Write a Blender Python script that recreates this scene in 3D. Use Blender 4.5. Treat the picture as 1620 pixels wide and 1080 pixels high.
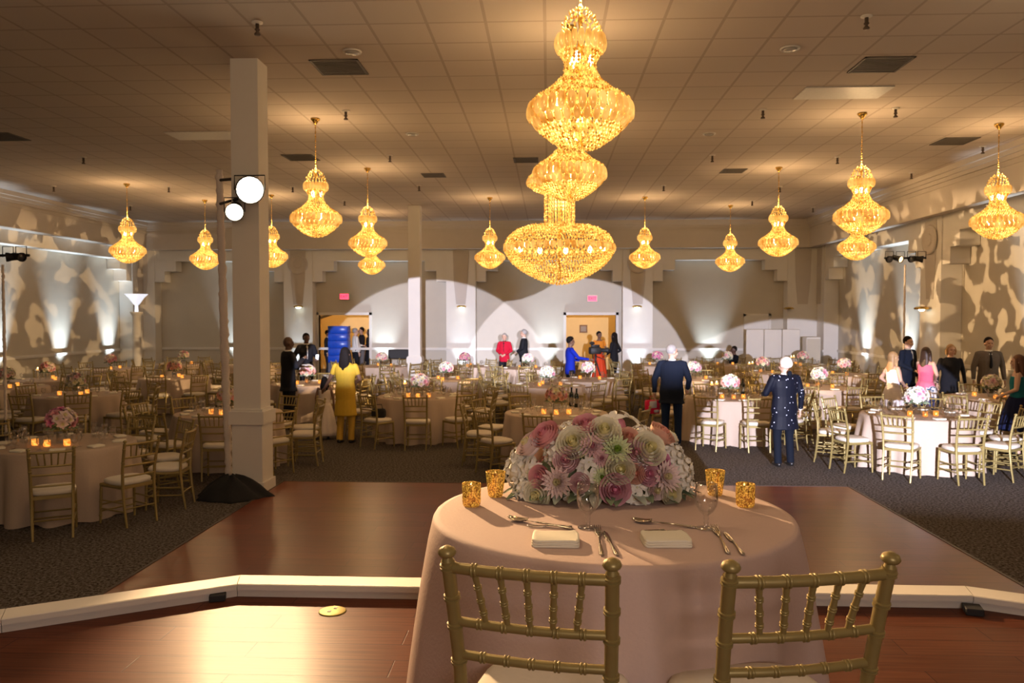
import bpy, bmesh, math, random
from mathutils import Vector, Matrix, Quaternion
random.seed(7)
PI = math.pi
R = math.radians
for o in list(bpy.data.objects): bpy.data.objects.remove(o)
C = bpy.context.scene.collection

# ------------------------------------------------------------------ camera, exposure, world
SC = bpy.context.scene
FPX = 1260.0
YAW, PIT = math.atan(58/FPX), math.atan(40/FPX)
EYE = Vector((0, 0, 2.2))
cam = bpy.data.cameras.new('camera'); co = bpy.data.objects.new('camera', cam); C.objects.link(co)
cam.sensor_width = 36; cam.lens = FPX/1620*36; cam.clip_end = 200; cam.clip_start = .05
co.location = EYE; co.rotation_euler = (PI/2-PIT, 0, YAW)
cam.dof.use_dof = True; cam.dof.focus_distance = 2.9; cam.dof.aperture_fstop = 7.5
SC.camera = co
SC.view_settings.view_transform = 'Standard'; SC.view_settings.look = 'None'
SC.view_settings.gamma = 1; SC.view_settings.use_curve_mapping = False
SC.view_settings.exposure = 0.0
w = bpy.data.worlds.new('world'); SC.world = w; w.use_nodes = True
w.node_tree.nodes['Background'].inputs[0].default_value = (.55, .42, .34, 1)
w.node_tree.nodes['Background'].inputs[1].default_value = .06
SC.cycles.max_bounces = 5; SC.cycles.diffuse_bounces = 3; SC.cycles.glossy_bounces = 3
SC.cycles.transmission_bounces = 5; SC.cycles.transparent_max_bounces = 8
SC.cycles.sample_clamp_indirect = 3; SC.cycles.sample_clamp_direct = 30
SC.cycles.use_denoising = True; SC.cycles.caustics_reflective = False; SC.cycles.caustics_refractive = False

MROT = Matrix.Rotation(YAW, 3, 'Z') @ Matrix.Rotation(PI/2-PIT, 3, 'X')
def ray(px, py): return MROT @ Vector((px-810, 540-py, -FPX))
def at_h(px, py, h): d = ray(px, py); return EYE + d*((h-EYE.z)/d.z)
def at_y(px, py, y): d = ray(px, py); return EYE + d*(y/d.y)

# ------------------------------------------------------------------ lights
def light(kind, name, loc, energy, color, target=None, **kw):
    l = bpy.data.lights.new(name, kind); l.energy = energy; l.color = color
    for k, v in kw.items(): setattr(l, k, v)
    o = bpy.data.objects.new(name, l); C.objects.link(o); o.location = loc
    if target is not None:
        o.rotation_euler = (Vector(target)-Vector(loc)).to_track_quat('-Z', 'Y').to_euler()
    return o
CREAM = (1, .72, .42); COOL = (.80, .86, 1.0); BLUE = (.72, .86, 1.0)
STAGE, HC = .74, 5.35
# three cool follow spots working from beside the head table
# (lamp, aim point, cone, watts, height the bottom shutter lets the light reach at distance y)
BEAMS = [((-.7, .4, 2.7), (-4.0, 27.4, -.9), 18.4, 23000, (14.0, 1.2)), ((1.5, .5, 2.7), (.95, 27.4, -.5), 17.2, 23000, (14.0, 1.15)),
         ((2.0, .4, 1.9), (4.66, 12.1, -.36), 22.4, 16500, (10.0, .0))]
def shutter(l, cut):
    """bottom shutter blade of a profile spot: no light below the given slope"""
    l.use_nodes = True; nt = l.node_tree; em = nt.nodes['Emission']; N = nt.nodes.new
    tc = N('ShaderNodeTexCoord'); sx = N('ShaderNodeSeparateXYZ'); nt.links.new(tc.outputs['Normal'], sx.inputs[0])
    ab = N('ShaderNodeMath'); ab.operation = 'ABSOLUTE'; nt.links.new(sx.outputs[2], ab.inputs[0])
    d = N('ShaderNodeMath'); d.operation = 'DIVIDE'; nt.links.new(sx.outputs[1], d.inputs[0]); nt.links.new(ab.outputs[0], d.inputs[1])
    m = N('ShaderNodeMapRange'); m.inputs['From Min'].default_value = cut-.02; m.inputs['From Max'].default_value = cut+.02
    nt.links.new(d.outputs[0], m.inputs['Value']); nt.links.new(m.outputs[0], em.inputs['Strength'])
for i, (a, b, ang, e, (cy_, ch_)) in enumerate(BEAMS):
    o = light('SPOT', 'follow_spot', a, e, (.80, .80, 1.0), b, spot_size=R(ang), spot_blend=.04, shadow_soft_size=.03)
    v = Vector(b)-Vector(a); el = math.atan2(v.z, math.hypot(v.x, v.y)); ec = math.atan2(ch_-a[2], cy_-a[1])
    shutter(o.data, math.tan(ec-el))
# warm profile lamps on the left lighting tree, aimed at the head table
TREE_L = at_h(362, 766, 0)
LAMP_A = at_y(395, 300, 9.45); LAMP_B = at_y(371, 335, 9.5)
light('SPOT', 'tree_lamp', LAMP_A+Vector((.05, -.16, 0)), 5200, (1, .64, .33), (.3, 2.9, 1.3), spot_size=R(38), spot_blend=.4, shadow_soft_size=.05)
light('SPOT', 'tree_lamp', LAMP_B+Vector((.05, -.16, 0)), 120, (1, .64, .33), (-1.5, 3.0, .8), spot_size=R(50), spot_blend=.5, shadow_soft_size=.05)
# leaf pattern projectors on the two side lighting trees
def gobo(loc, tgt, e, size, seed):
    o = light('SPOT', 'leaf_pattern_projector', loc, e, (1, .66, .34), tgt, spot_size=R(size), spot_blend=.25, shadow_soft_size=.01)
    l = o.data; l.use_nodes = True; nt = l.node_tree; em = nt.nodes['Emission']
    tc = nt.nodes.new('ShaderNodeTexCoord'); sx = nt.nodes.new('ShaderNodeSeparateXYZ')
    nt.links.new(tc.outputs['Normal'], sx.inputs[0])
    cm = nt.nodes.new('ShaderNodeCombineXYZ')
    for k in (0, 1):
        d = nt.nodes.new('ShaderNodeMath'); d.operation = 'DIVIDE'
        nt.links.new(sx.outputs[k], d.inputs[0]); nt.links.new(sx.outputs[2], d.inputs[1]); nt.links.new(d.outputs[0], cm.inputs[k])
    cm.inputs[2].default_value = seed
    n = nt.nodes.new('ShaderNodeTexNoise'); n.inputs['Scale'].default_value = 27; n.inputs['Detail'].default_value = 3; n.inputs['Roughness'].default_value = .42
    nt.links.new(cm.outputs[0], n.inputs['Vector'])
    r = nt.nodes.new('ShaderNodeValToRGB'); r.color_ramp.elements[0].position = .53; r.color_ramp.elements[1].position = .55
    nt.links.new(n.outputs[0], r.inputs[0])
    # top blade keeps the pattern off the ceiling
    ab = nt.nodes.new('ShaderNodeMath'); ab.operation = 'ABSOLUTE'; nt.links.new(sx.outputs[2], ab.inputs[0])
    dv = nt.nodes.new('ShaderNodeMath'); dv.operation = 'DIVIDE'; nt.links.new(sx.outputs[1], dv.inputs[0]); nt.links.new(ab.outputs[0], dv.inputs[1])
    v = Vector(tgt)-Vector(loc); hd = math.hypot(v.x, v.y); cut = math.tan(math.atan2(4.9-loc[2], hd)-math.atan2(v.z, hd))
    mr = nt.nodes.new('ShaderNodeMapRange'); mr.inputs['From Min'].default_value = cut+.015; mr.inputs['From Max'].default_value = cut-.015
    nt.links.new(dv.outputs[0], mr.inputs['Value'])
    mu = nt.nodes.new('ShaderNodeMath'); mu.operation = 'MULTIPLY'; nt.links.new(r.outputs[0], mu.inputs[0]); nt.links.new(mr.outputs[0], mu.inputs[1]); nt.links.new(mu.outputs[0], em.inputs['Strength'])
gobo((4.0, 15.2, 2.95), (-14, 20.6, 2.3), 5500, 40, 1.3)
gobo((-2.2, 14.6, 2.95), (9, 18.6, 2.6), 4200, 54, 4.1)
# LED uplights on the floor against the walls
UPS = [at_y(px, 560, 26.75) for px in (365, 474, 602, 730, 868, 1008, 1128, 1300)]
for k, p in enumerate(UPS):
    yy = 26.72 if k in (1, 3, 5) else 27.1
    light('SPOT', 'uplight', (p.x, yy, .12), 240 if k in (1, 3, 5) else 520, BLUE, (p.x, yy+.32, 2.6), spot_size=R(50), spot_blend=1, shadow_soft_size=.05)
for x, y, s in ((-14.1, 20.3, -1), (-14.1, 23.0, -1), (9.0, 21.2, 1), (9.0, 24.0, 1), (-14.1, 15.5, -1), (9.0, 15.6, 1), (-13.72, 18.3, -1), (-14.1, 25.6, -1)):
    light('SPOT', 'uplight', (x, y, .12), 1100, BLUE, (x+s*.30, y, 2.6), spot_size=R(42), spot_blend=1, shadow_soft_size=.05)
# cove strips that wash the ceiling edge
def area(name, loc, rot, sx, sy, e, col):
    o = light('AREA', name, loc, e, col); o.data.shape = 'RECTANGLE'; o.data.size = sx; o.data.size_y = sy; o.rotation_euler = rot; return o
# rest of the hall behind the camera: warm chandeliers out of frame light the stage
for p, e in (((-5, 1, 3.9), 30), ((5, 2, 3.9), 34), ((-6, 6, 4.2), 14), ((.2, -3, 3.9), 40), ((5, 7.5, 3.9), 26)):
    light('POINT', 'unseen_house_glow', p, e, CREAM, shadow_soft_size=.35)
area('video_light', (1.0, -2.5, 2.9), (R(78), 0, R(8)), 1.2, .8, 60, (1, .84, .78))
light('POINT', 'unseen_house_glow', (-1.3, 3.2, 4.7), 70, CREAM, shadow_soft_size=.35)  # added warm fill above the stage, out of view, brightens the near pillar

# ------------------------------------------------------------------ materials
def newmat(name):
    m = bpy.data.materials.new(name); m.use_nodes = True
    return m, m.node_tree, m.node_tree.nodes['Principled BSDF']
def mat(name, col, rough=.6, metal=0, var=.12, scale=20, bump=0, spec=.5, coords='Object', **kw):
    m, nt, b = newmat(name)
    tc = nt.nodes.new('ShaderNodeTexCoord'); n = nt.nodes.new('ShaderNodeTexNoise')
    n.inputs['Scale'].default_value = scale; n.inputs['Detail'].default_value = 3
    nt.links.new(tc.outputs[coords], n.inputs['Vector'])
    mx = nt.nodes.new('ShaderNodeMix'); mx.data_type = 'RGBA'
    mx.inputs[6].default_value = (*[max(0, c*(1-var)) for c in col], 1); mx.inputs[7].default_value = (*[min(1, c*(1+var)) for c in col], 1)
    nt.links.new(n.outputs[0], mx.inputs[0]); nt.links.new(mx.outputs[2], b.inputs['Base Color'])
    b.inputs['Roughness'].default_value = rough; b.inputs['Metallic'].default_value = metal
    b.inputs['Specular IOR Level'].default_value = spec
    if bump:
        bp = nt.nodes.new('ShaderNodeBump'); bp.inputs['Strength'].default_value = bump; bp.inputs['Distance'].default_value = .01
        nt.links.new(n.outputs[0], bp.inputs['Height']); nt.links.new(bp.outputs[0], b.inputs['Normal'])
    for k, v in kw.items(): b.inputs[k.replace('_', ' ')].default_value = v
    return m
def emis(name, col, s):
    m, nt, b = newmat(name); b.inputs['Base Color'].default_value = (*col, 1)
    b.inputs['Emission Color'].default_value = (*col, 1); b.inputs['Emission Strength'].default_value = s
    return m
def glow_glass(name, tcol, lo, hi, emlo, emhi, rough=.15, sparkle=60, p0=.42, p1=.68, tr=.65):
    """lit crystal or mercury glass: translucent + glossy, with speckled emission painted in for lamplight shining through"""
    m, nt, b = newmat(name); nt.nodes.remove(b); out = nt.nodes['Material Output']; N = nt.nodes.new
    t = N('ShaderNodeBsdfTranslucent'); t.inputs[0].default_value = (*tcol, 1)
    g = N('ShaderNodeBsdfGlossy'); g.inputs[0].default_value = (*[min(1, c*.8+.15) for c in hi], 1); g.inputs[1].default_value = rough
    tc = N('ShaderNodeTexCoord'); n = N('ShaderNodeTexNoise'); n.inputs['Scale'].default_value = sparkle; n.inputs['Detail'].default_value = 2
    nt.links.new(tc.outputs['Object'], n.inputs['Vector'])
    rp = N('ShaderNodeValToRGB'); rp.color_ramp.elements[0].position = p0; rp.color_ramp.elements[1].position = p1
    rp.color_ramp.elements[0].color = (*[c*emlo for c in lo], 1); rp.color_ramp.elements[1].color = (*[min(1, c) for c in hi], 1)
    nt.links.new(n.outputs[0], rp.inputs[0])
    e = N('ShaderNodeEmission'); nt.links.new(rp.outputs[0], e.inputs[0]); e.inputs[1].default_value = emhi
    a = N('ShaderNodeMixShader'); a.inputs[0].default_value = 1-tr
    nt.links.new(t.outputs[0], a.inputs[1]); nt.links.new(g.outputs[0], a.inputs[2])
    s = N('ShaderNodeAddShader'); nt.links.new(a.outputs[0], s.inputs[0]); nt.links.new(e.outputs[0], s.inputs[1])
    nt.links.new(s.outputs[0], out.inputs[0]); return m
def clear_glass(name, tint=(1, 1, 1), op=.12):
    """thin clear glass, light passes straight through"""
    m, nt, b = newmat(name); nt.nodes.remove(b); out = nt.nodes['Material Output']
    t = nt.nodes.new('ShaderNodeBsdfTransparent'); t.inputs[0].default_value = (*tint, 1)
    g = nt.nodes.new('ShaderNodeBsdfGlossy'); g.inputs[1].default_value = .03
    lw = nt.nodes.new('ShaderNodeLayerWeight'); lw.inputs[0].default_value = .28
    mp = nt.nodes.new('ShaderNodeMath'); mp.operation = 'MULTIPLY_ADD'; mp.inputs[1].default_value = .9; mp.inputs[2].default_value = op*.4
    nt.links.new(lw.outputs['Facing'], mp.inputs[0])
    x = nt.nodes.new('ShaderNodeMixShader'); nt.links.new(mp.outputs[0], x.inputs[0]); nt.links.new(t.outputs[0], x.inputs[1]); nt.links.new(g.outputs[0], x.inputs[2])
    nt.links.new(x.outputs[0], out.inputs[0]); return m

def brickmat(name, c1, c2, mortar, bw, rh, msize, rough, off=.5, loc=(0, 0, 0), grain=True, spec=.5, bump=.25):
    m, nt, b = newmat(name)
    tc = nt.nodes.new('ShaderNodeTexCoord'); mp = nt.nodes.new('ShaderNodeMapping'); mp.inputs['Location'].default_value = loc
    br = nt.nodes.new('ShaderNodeTexBrick'); nt.links.new(tc.outputs['Object'], mp.inputs[0]); nt.links.new(mp.outputs[0], br.inputs['Vector'])
    br.offset = off; br.inputs['Scale'].default_value = 1; br.inputs['Brick Width'].default_value = bw; br.inputs['Row Height'].default_value = rh
    br.inputs['Mortar Size'].default_value = msize; br.inputs['Mortar Smooth'].default_value = .3
    br.inputs['Color1'].default_value = (*c1, 1); br.inputs['Color2'].default_value = (*c2, 1); br.inputs['Mortar'].default_value = (*mortar, 1)
    last = br.outputs['Color']
    if grain:
        m2 = nt.nodes.new('ShaderNodeMapping'); m2.inputs['Scale'].default_value = (2, 45, 1); nt.links.new(tc.outputs['Object'], m2.inputs[0])
        n = nt.nodes.new('ShaderNodeTexNoise'); n.inputs['Scale'].default_value = 1.5; n.inputs['Detail'].default_value = 5; nt.links.new(m2.outputs[0], n.inputs['Vector'])
        mx = nt.nodes.new('ShaderNodeMix'); mx.data_type = 'RGBA'; mx.blend_type = 'MULTIPLY'; mx.inputs[0].default_value = .7
        rp = nt.nodes.new('ShaderNodeValToRGB'); rp.color_ramp.elements[0].position = .3; rp.color_ramp.elements[1].position = .7; rp.color_ramp.elements[0].color = (.45, .42, .4, 1)
        nt.links.new(n.outputs[0], rp.inputs[0]); nt.links.new(last, mx.inputs[6]); nt.links.new(rp.outputs[0], mx.inputs[7]); last = mx.outputs[2]
    nt.links.new(last, b.inputs['Base Color']); b.inputs['Roughness'].default_value = rough; b.inputs['Specular IOR Level'].default_value = spec
    bp = nt.nodes.new('ShaderNodeBump'); bp.inputs['Strength'].default_value = bump; bp.inputs['Distance'].default_value = .004; bp.invert = True
    nt.links.new(br.outputs['Fac'], bp.inputs['Height']); nt.links.new(bp.outputs[0], b.inputs['Normal'])
    return m

WALL = mat('beige_plaster', (.56, .51, .42), .85, scale=3, var=.05)
WHITE = mat('cream_white_paint', (.74, .70, .63), .6, scale=3, var=.04)
FASCIA = mat('taupe_paint', (.55, .49, .42), .7, scale=3, var=.05)
g0 = at_h(1147, 28.4, HC)
CEIL = brickmat('ceiling_tiles', (.56, .48, .41), (.53, .46, .39), (.42, .35, .29), .635, .635, .02, .9, 0, (-g0.x+.0, -g0.y, 0), grain=False, spec=.1)
WOOD = brickmat('cherry_planks', (.21, .050, .022), (.165, .038, .017), (.06, .018, .01), 1.3, .19, .003, .30, .37)
STAGEWOOD = brickmat('stage_planks', (.125, .040, .020), (.10, .032, .016), (.05, .015, .01), 1.1, .16, .003, .36, .41, (.2, .05, 0), spec=.04)
m, nt, b = newmat('speckled_carpet'); CARPET = m
tc = nt.nodes.new('ShaderNodeTexCoord'); n = nt.nodes.new('ShaderNodeTexNoise'); n.inputs['Scale'].default_value = 38; n.inputs['Detail'].default_value = 4; n.inputs['Roughness'].default_value = .7
nt.links.new(tc.outputs['Object'], n.inputs['Vector']); rp = nt.nodes.new('ShaderNodeValToRGB')
rp.color_ramp.elements[0].position = .40; rp.color_ramp.elements[0].color = (.028, .02, .017, 1); rp.color_ramp.elements[1].position = .62; rp.color_ramp.elements[1].color = (.19, .165, .145, 1)
nt.links.new(n.outputs[0], rp.inputs[0]); nt.links.new(rp.outputs[0], b.inputs['Base Color']); b.inputs['Roughness'].default_value = 1; b.inputs['Specular IOR Level'].default_value = .05
bp = nt.nodes.new('ShaderNodeBump'); bp.inputs['Strength'].default_value = .6; bp.inputs['Distance'].default_value = .01; nt.links.new(n.outputs[0], bp.inputs['Height']); nt.links.new(bp.outputs[0], b.inputs['Normal'])
RIMW = mat('gloss_white_paint', (.72, .67, .60), .5, scale=5, var=.04, spec=.2)
GOLD = mat('gold_lacquer', (.34, .255, .09), .38, metal=.35, scale=30, var=.12)
CUSH = mat('ivory_cushion', (.74, .66, .54), .8, scale=60, var=.04, bump=.1)
CLOTH = mat('blush_tablecloth', (.62, .45, .385), .8, scale=90, var=.03, bump=.12)
CLOTHT = mat('champagne_tablecloth', (.48, .37, .28), .8, scale=60, var=.05, bump=.1)
NAPK = mat('ivory_napkin', (.86, .80, .64), .75, scale=80, var=.03, bump=.1)
SILVER = mat('worn_silver', (.62, .57, .48), .22, metal=1, scale=40, var=.1)
BRASS = mat('polished_brass', (.80, .52, .13), .25, metal=1, scale=20)
BLACK = mat('matte_black', (.012, .012, .013), .6)
BLACKC = mat('black_cloth', (.012, .011, .011), .95, bump=.3, scale=30)
GLASS = clear_glass('clear_glass')
GGREEN = mat('dark_bottle_glass', (.01, .018, .012), .08)
CRYS = glow_glass('amber_crystal', (.13, .05, .006), (.80, .24, .015), (1, .56, .11), .25, 2.0, .1, 26, .38, .72)  # lamp glow and sparkle put into the beads as emission
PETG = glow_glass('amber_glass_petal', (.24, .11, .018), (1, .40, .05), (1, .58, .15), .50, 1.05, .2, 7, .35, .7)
BULB = emis('lit_bulb', (1, .80, .42), 14)
MERC = glow_glass('gold_mercury_glass', (.30, .12, .008), (.6, .25, .02), (1, .52, .07), .04, .62, .16, 170, .42, .66, .4)
FLAME = emis('candle_flame', (1, .60, .18), 30)
WAXG = emis('lit_wax', (1, .50, .14), 2.2)
VGLOW = glow_glass('lit_amber_votive', (.8, .35, .05), (1, .30, .02), (1, .55, .12), .25, 1.1, .2, 40, .35, .7)
LENS = emis('lamp_lens', (1, .86, .62), 70)
EXITM = emis('exit_red', (1, .05, .10), 3.0)
LEAF = mat('sage_leaf', (.20, .26, .15), .6, var=.3, scale=12)
LEAF2 = mat('dusty_leaf', (.42, .47, .38), .8, var=.15, scale=12)

# ------------------------------------------------------------------ mesh helpers
class MB:
    def __init__(s): s.v = []; s.f = []; s.m = []; s.cur = 0
    def add(s, vs, fs):
        n = len(s.v); s.v += [tuple(v) for v in vs]; s.f += [tuple(i+n for i in f) for f in fs]; s.m += [s.cur]*len(fs); return s
    def box(s, a, b, rz=0, piv=None):
        (x0, y0, z0), (x1, y1, z1) = a, b
        vs = [Vector(p) for p in ((x0,y0,z0),(x1,y0,z0),(x1,y1,z0),(x0,y1,z0),(x0,y0,z1),(x1,y0,z1),(x1,y1,z1),(x0,y1,z1))]
        if rz:
            piv = Vector(piv or ((x0+x1)/2, (y0+y1)/2, 0)); M = Matrix.Rotation(rz, 3, 'Z'); vs = [M @ (v-piv)+piv for v in vs]
        return s.add(vs, [(3,2,1,0),(4,5,6,7),(0,1,5,4),(1,2,6,5),(2,3,7,6),(3,0,4,7)])
    def bbox(s, a, b, r=.01):
        """box with bevelled vertical edges and softened top"""
        (x0,y0,z0),(x1,y1,z1) = a, b
        def ring(i, z): return [(x0+i,y0+i+r,z),(x0+i+r,y0+i,z),(x1-i-r,y0+i,z),(x1-i,y0+i+r,z),(x1-i,y1-i-r,z),(x1-i-r,y1-i,z),(x0+i+r,y1-i,z),(x0+i,y1-i-r,z)]
        return s.rings([ring(r*.6,z0),ring(0,z0+r),ring(0,z1-r),ring(r*.6,z1)])
    def rings(s, rs, cap=True, close=True):
        n = len(rs[0]); vs = [p for r in rs for p in r]; fs = []
        for i in range(len(rs)-1):
            for j in range(n if close else n-1):
                k = (j+1) % n; fs.append((i*n+j, i*n+k, (i+1)*n+k, (i+1)*n+j))
        if cap: fs.append(tuple(reversed(range(n)))); fs.append(tuple(range((len(rs)-1)*n, len(rs)*n)))
        return s.add(vs, fs)
    def lathe(s, prof, n=16, c=(0,0,0), cap=True, mod=None):
        rs = []
        for r, z in prof:
            rs.append([(c[0]+(r*(mod(2*PI*j/n, z) if mod else 1))*math.cos(2*PI*j/n), c[1]+(r*(mod(2*PI*j/n, z) if mod else 1))*math.sin(2*PI*j/n), c[2]+z) for j in range(n)])
        return s.rings(rs, cap)
    def tube(s, pts, rad, n=8, cap=True):
        pts = [Vector(p) for p in pts]; N = len(pts)
        if not isinstance(rad, (list, tuple)): rad = [rad]*N
        rs = []; up = None
        for i, p in enumerate(pts):
            t = (pts[min(i+1, N-1)]-pts[max(i-1, 0)])
            if t.length < 1e-9: t = Vector((0,0,1))
            t.normalize()
            if up is None: up = t.orthogonal().normalized()
            up = (up-t*up.dot(t)).normalized(); q = t.cross(up)
            rr = rad[i] if isinstance(rad[i], (list, tuple)) else (rad[i], rad[i])
            rs.append([p+up*(rr[0]*math.cos(2*PI*j/n))+q*(rr[1]*math.sin(2*PI*j/n)) for j in range(n)])
        return s.rings(rs, cap)
    def ball(s, c, r, n=10, m=6, M=None):
        c = Vector(c); r = Vector(r) if isinstance(r, (tuple, list, Vector)) else Vector((r,r,r))
        vs = []; fs = []
        for i in range(1, m):
            for j in range(n):
                a = PI*i/m; b = 2*PI*j/n; v = Vector((r.x*math.sin(a)*math.cos(b), r.y*math.sin(a)*math.sin(b), r.z*math.cos(a)))
                vs.append((M @ v if M else v)+c)
        t = Vector((0,0,r.z)); vs.append((M @ t if M else t)+c); vs.append((M @ -t if M else -t)+c); T = len(vs)-2
        for i in range(m-2):
            for j in range(n): k = (j+1)%n; fs.append((i*n+j, (i+1)*n+j, (i+1)*n+k, i*n+k))
        for j in range(n): k = (j+1)%n; fs.append((T, j, k)); fs.append((T+1, (m-2)*n+k, (m-2)*n+j))
        return s.add(vs, fs)
    def octa(s, c, r, h):
        x, y, z = c
        return s.add([(x+r,y,z),(x,y+r,z),(x-r,y,z),(x,y-r,z),(x,y,z+h),(x,y,z-h)], [(0,1,4),(1,2,4),(2,3,4),(3,0,4),(1,0,5),(2,1,5),(3,2,5),(0,3,5)])
    def prism(s, poly, z0, z1):
        n = len(poly); return s.rings([[(x,y,z0) for x,y in poly], [(x,y,z1) for x,y in poly]])
    def grid(s, P):
        """P: 2D list of points"""
        a, b = len(P), len(P[0]); vs = [p for r in P for p in r]
        return s.add(vs, [(i*b+j, i*b+j+1, (i+1)*b+j+1, (i+1)*b+j) for i in range(a-1) for j in range(b-1)])
    def xf(s, M, start=0):
        for i in range(start, len(s.v)): s.v[i] = tuple(M @ Vector(s.v[i]))
        return s
    def mesh(s, name, mats, smooth=True):
        me = bpy.data.meshes.new(name); me.from_pydata(s.v, [], s.f)
        if not isinstance(mats, (list, tuple)): mats = [mats]
        for m in mats: me.materials.append(m)
        if len(mats) > 1: me.polygons.foreach_set('material_index', s.m)
        if smooth: me.polygons.foreach_set('use_smooth', [True]*len(me.polygons))
        me.update(); return me
    def obj(s, name, mats, parent=None, smooth=True, auto=None):
        me = s.mesh(name, mats, smooth)
        if auto: me.set_sharp_from_angle(angle=R(auto))
        return link(name, me, parent)
def link(name, me, parent=None, loc=None):
    o = bpy.data.objects.new(name, me); C.objects.link(o)
    if parent: o.parent = parent
    if loc is not None: o.location = loc
    return o
def tag(o, label, cat, group=None, kind=None):
    o['label'] = label; o['category'] = cat
    if group: o['group'] = group
    if kind: o['kind'] = kind
    return o
def thing(name, label, cat, loc=(0,0,0), rz=0, group=None):
    o = bpy.data.objects.new(name, None); C.objects.link(o); o.empty_display_size = .1
    o.location = loc; o.rotation_euler = (0,0,rz); return tag(o, label, cat, group)
def struct(name, mb, mats, label=None, smooth=False):
    o = mb.obj(name, mats, None, smooth); o['kind'] = 'structure'
    if label: o['label'] = label
    return o
def copy_tree(o, parent=None):
    c = o.copy(); C.objects.link(c)
    if parent is not None: c.parent = parent
    for ch in list(o.children): copy_tree(ch, c)
    return c

# ------------------------------------------------------------------ room shell
XL, XR, YB = -13.65, 8.5, 26.5           # faces of the overhead beams
XLh, XRh, YBh = -14.05, 8.95, 27.0       # faces of arches and pilasters
XLw, XRw, YBw = -14.5, 9.4, 27.45       # recessed walls
Y0 = -7.0
struct('floor', MB().box((XLw-.2, Y0, -.1), (XRw+.2, YBw+7.5, 0)), CARPET)
struct('ceiling', MB().box((XLw-.2, Y0, HC), (XRw+.2, YBw+.2, HC+.1)), CEIL)
struct('wall_rear', MB().box((XLw, Y0-.2, 0), (XRw, Y0, HC)), WALL)
struct('wall_left', MB().box((XLw-.2, Y0, 0), (XLw, YBw, HC)), WALL)
struct('wall_right', MB().box((XRw, Y0, 0), (XRw+.2, YBw, HC)), WALL)
D1 = (-8.01, -6.23, 2.24); D2 = (.60, 2.30, 2.24)
wb = MB(); a0 = XLw-.2
for (x0, x1, h) in (D1, D2):
    wb.box((a0, YBw, 0), (x0, YBw+.2, HC)); wb.box((x0, YBw, h), (x1, YBw+.2, HC)); a0 = x1
wb.box((a0, YBw, 0), (XRw+.2, YBw+.2, HC))
struct('wall_back', wb, WALL)
# overhead beams with crown moulding
bm_ = MB()
bm_.box((XLw, YB, 4.45), (XRw, YB+.22, HC)); bm_.box((XLh-.5, Y0, 4.45), (XL, YB+.2, HC)); bm_.box((XR, Y0, 4.45), (XR+.22, YB+.2, HC))
struct('trim_1', bm_, FASCIA, 'taupe overhead beam running round three sides of the hall')
cr = MB()
for k, (z0, z1, p) in enumerate(((5.24, 5.35, .16), (5.16, 5.24, .10), (5.08, 5.16, .05), (4.98, 5.02, .02))):
    cr.box((XL, YB-p, z0), (XR, YB, z1)); cr.box((XL, Y0, z0), (XL+p, YB-p, z1)); cr.box((XR-p, Y0, z0), (XR, YB-p, z1))
struct('trim_2', cr, FASCIA, 'stepped crown moulding under the ceiling')

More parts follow.
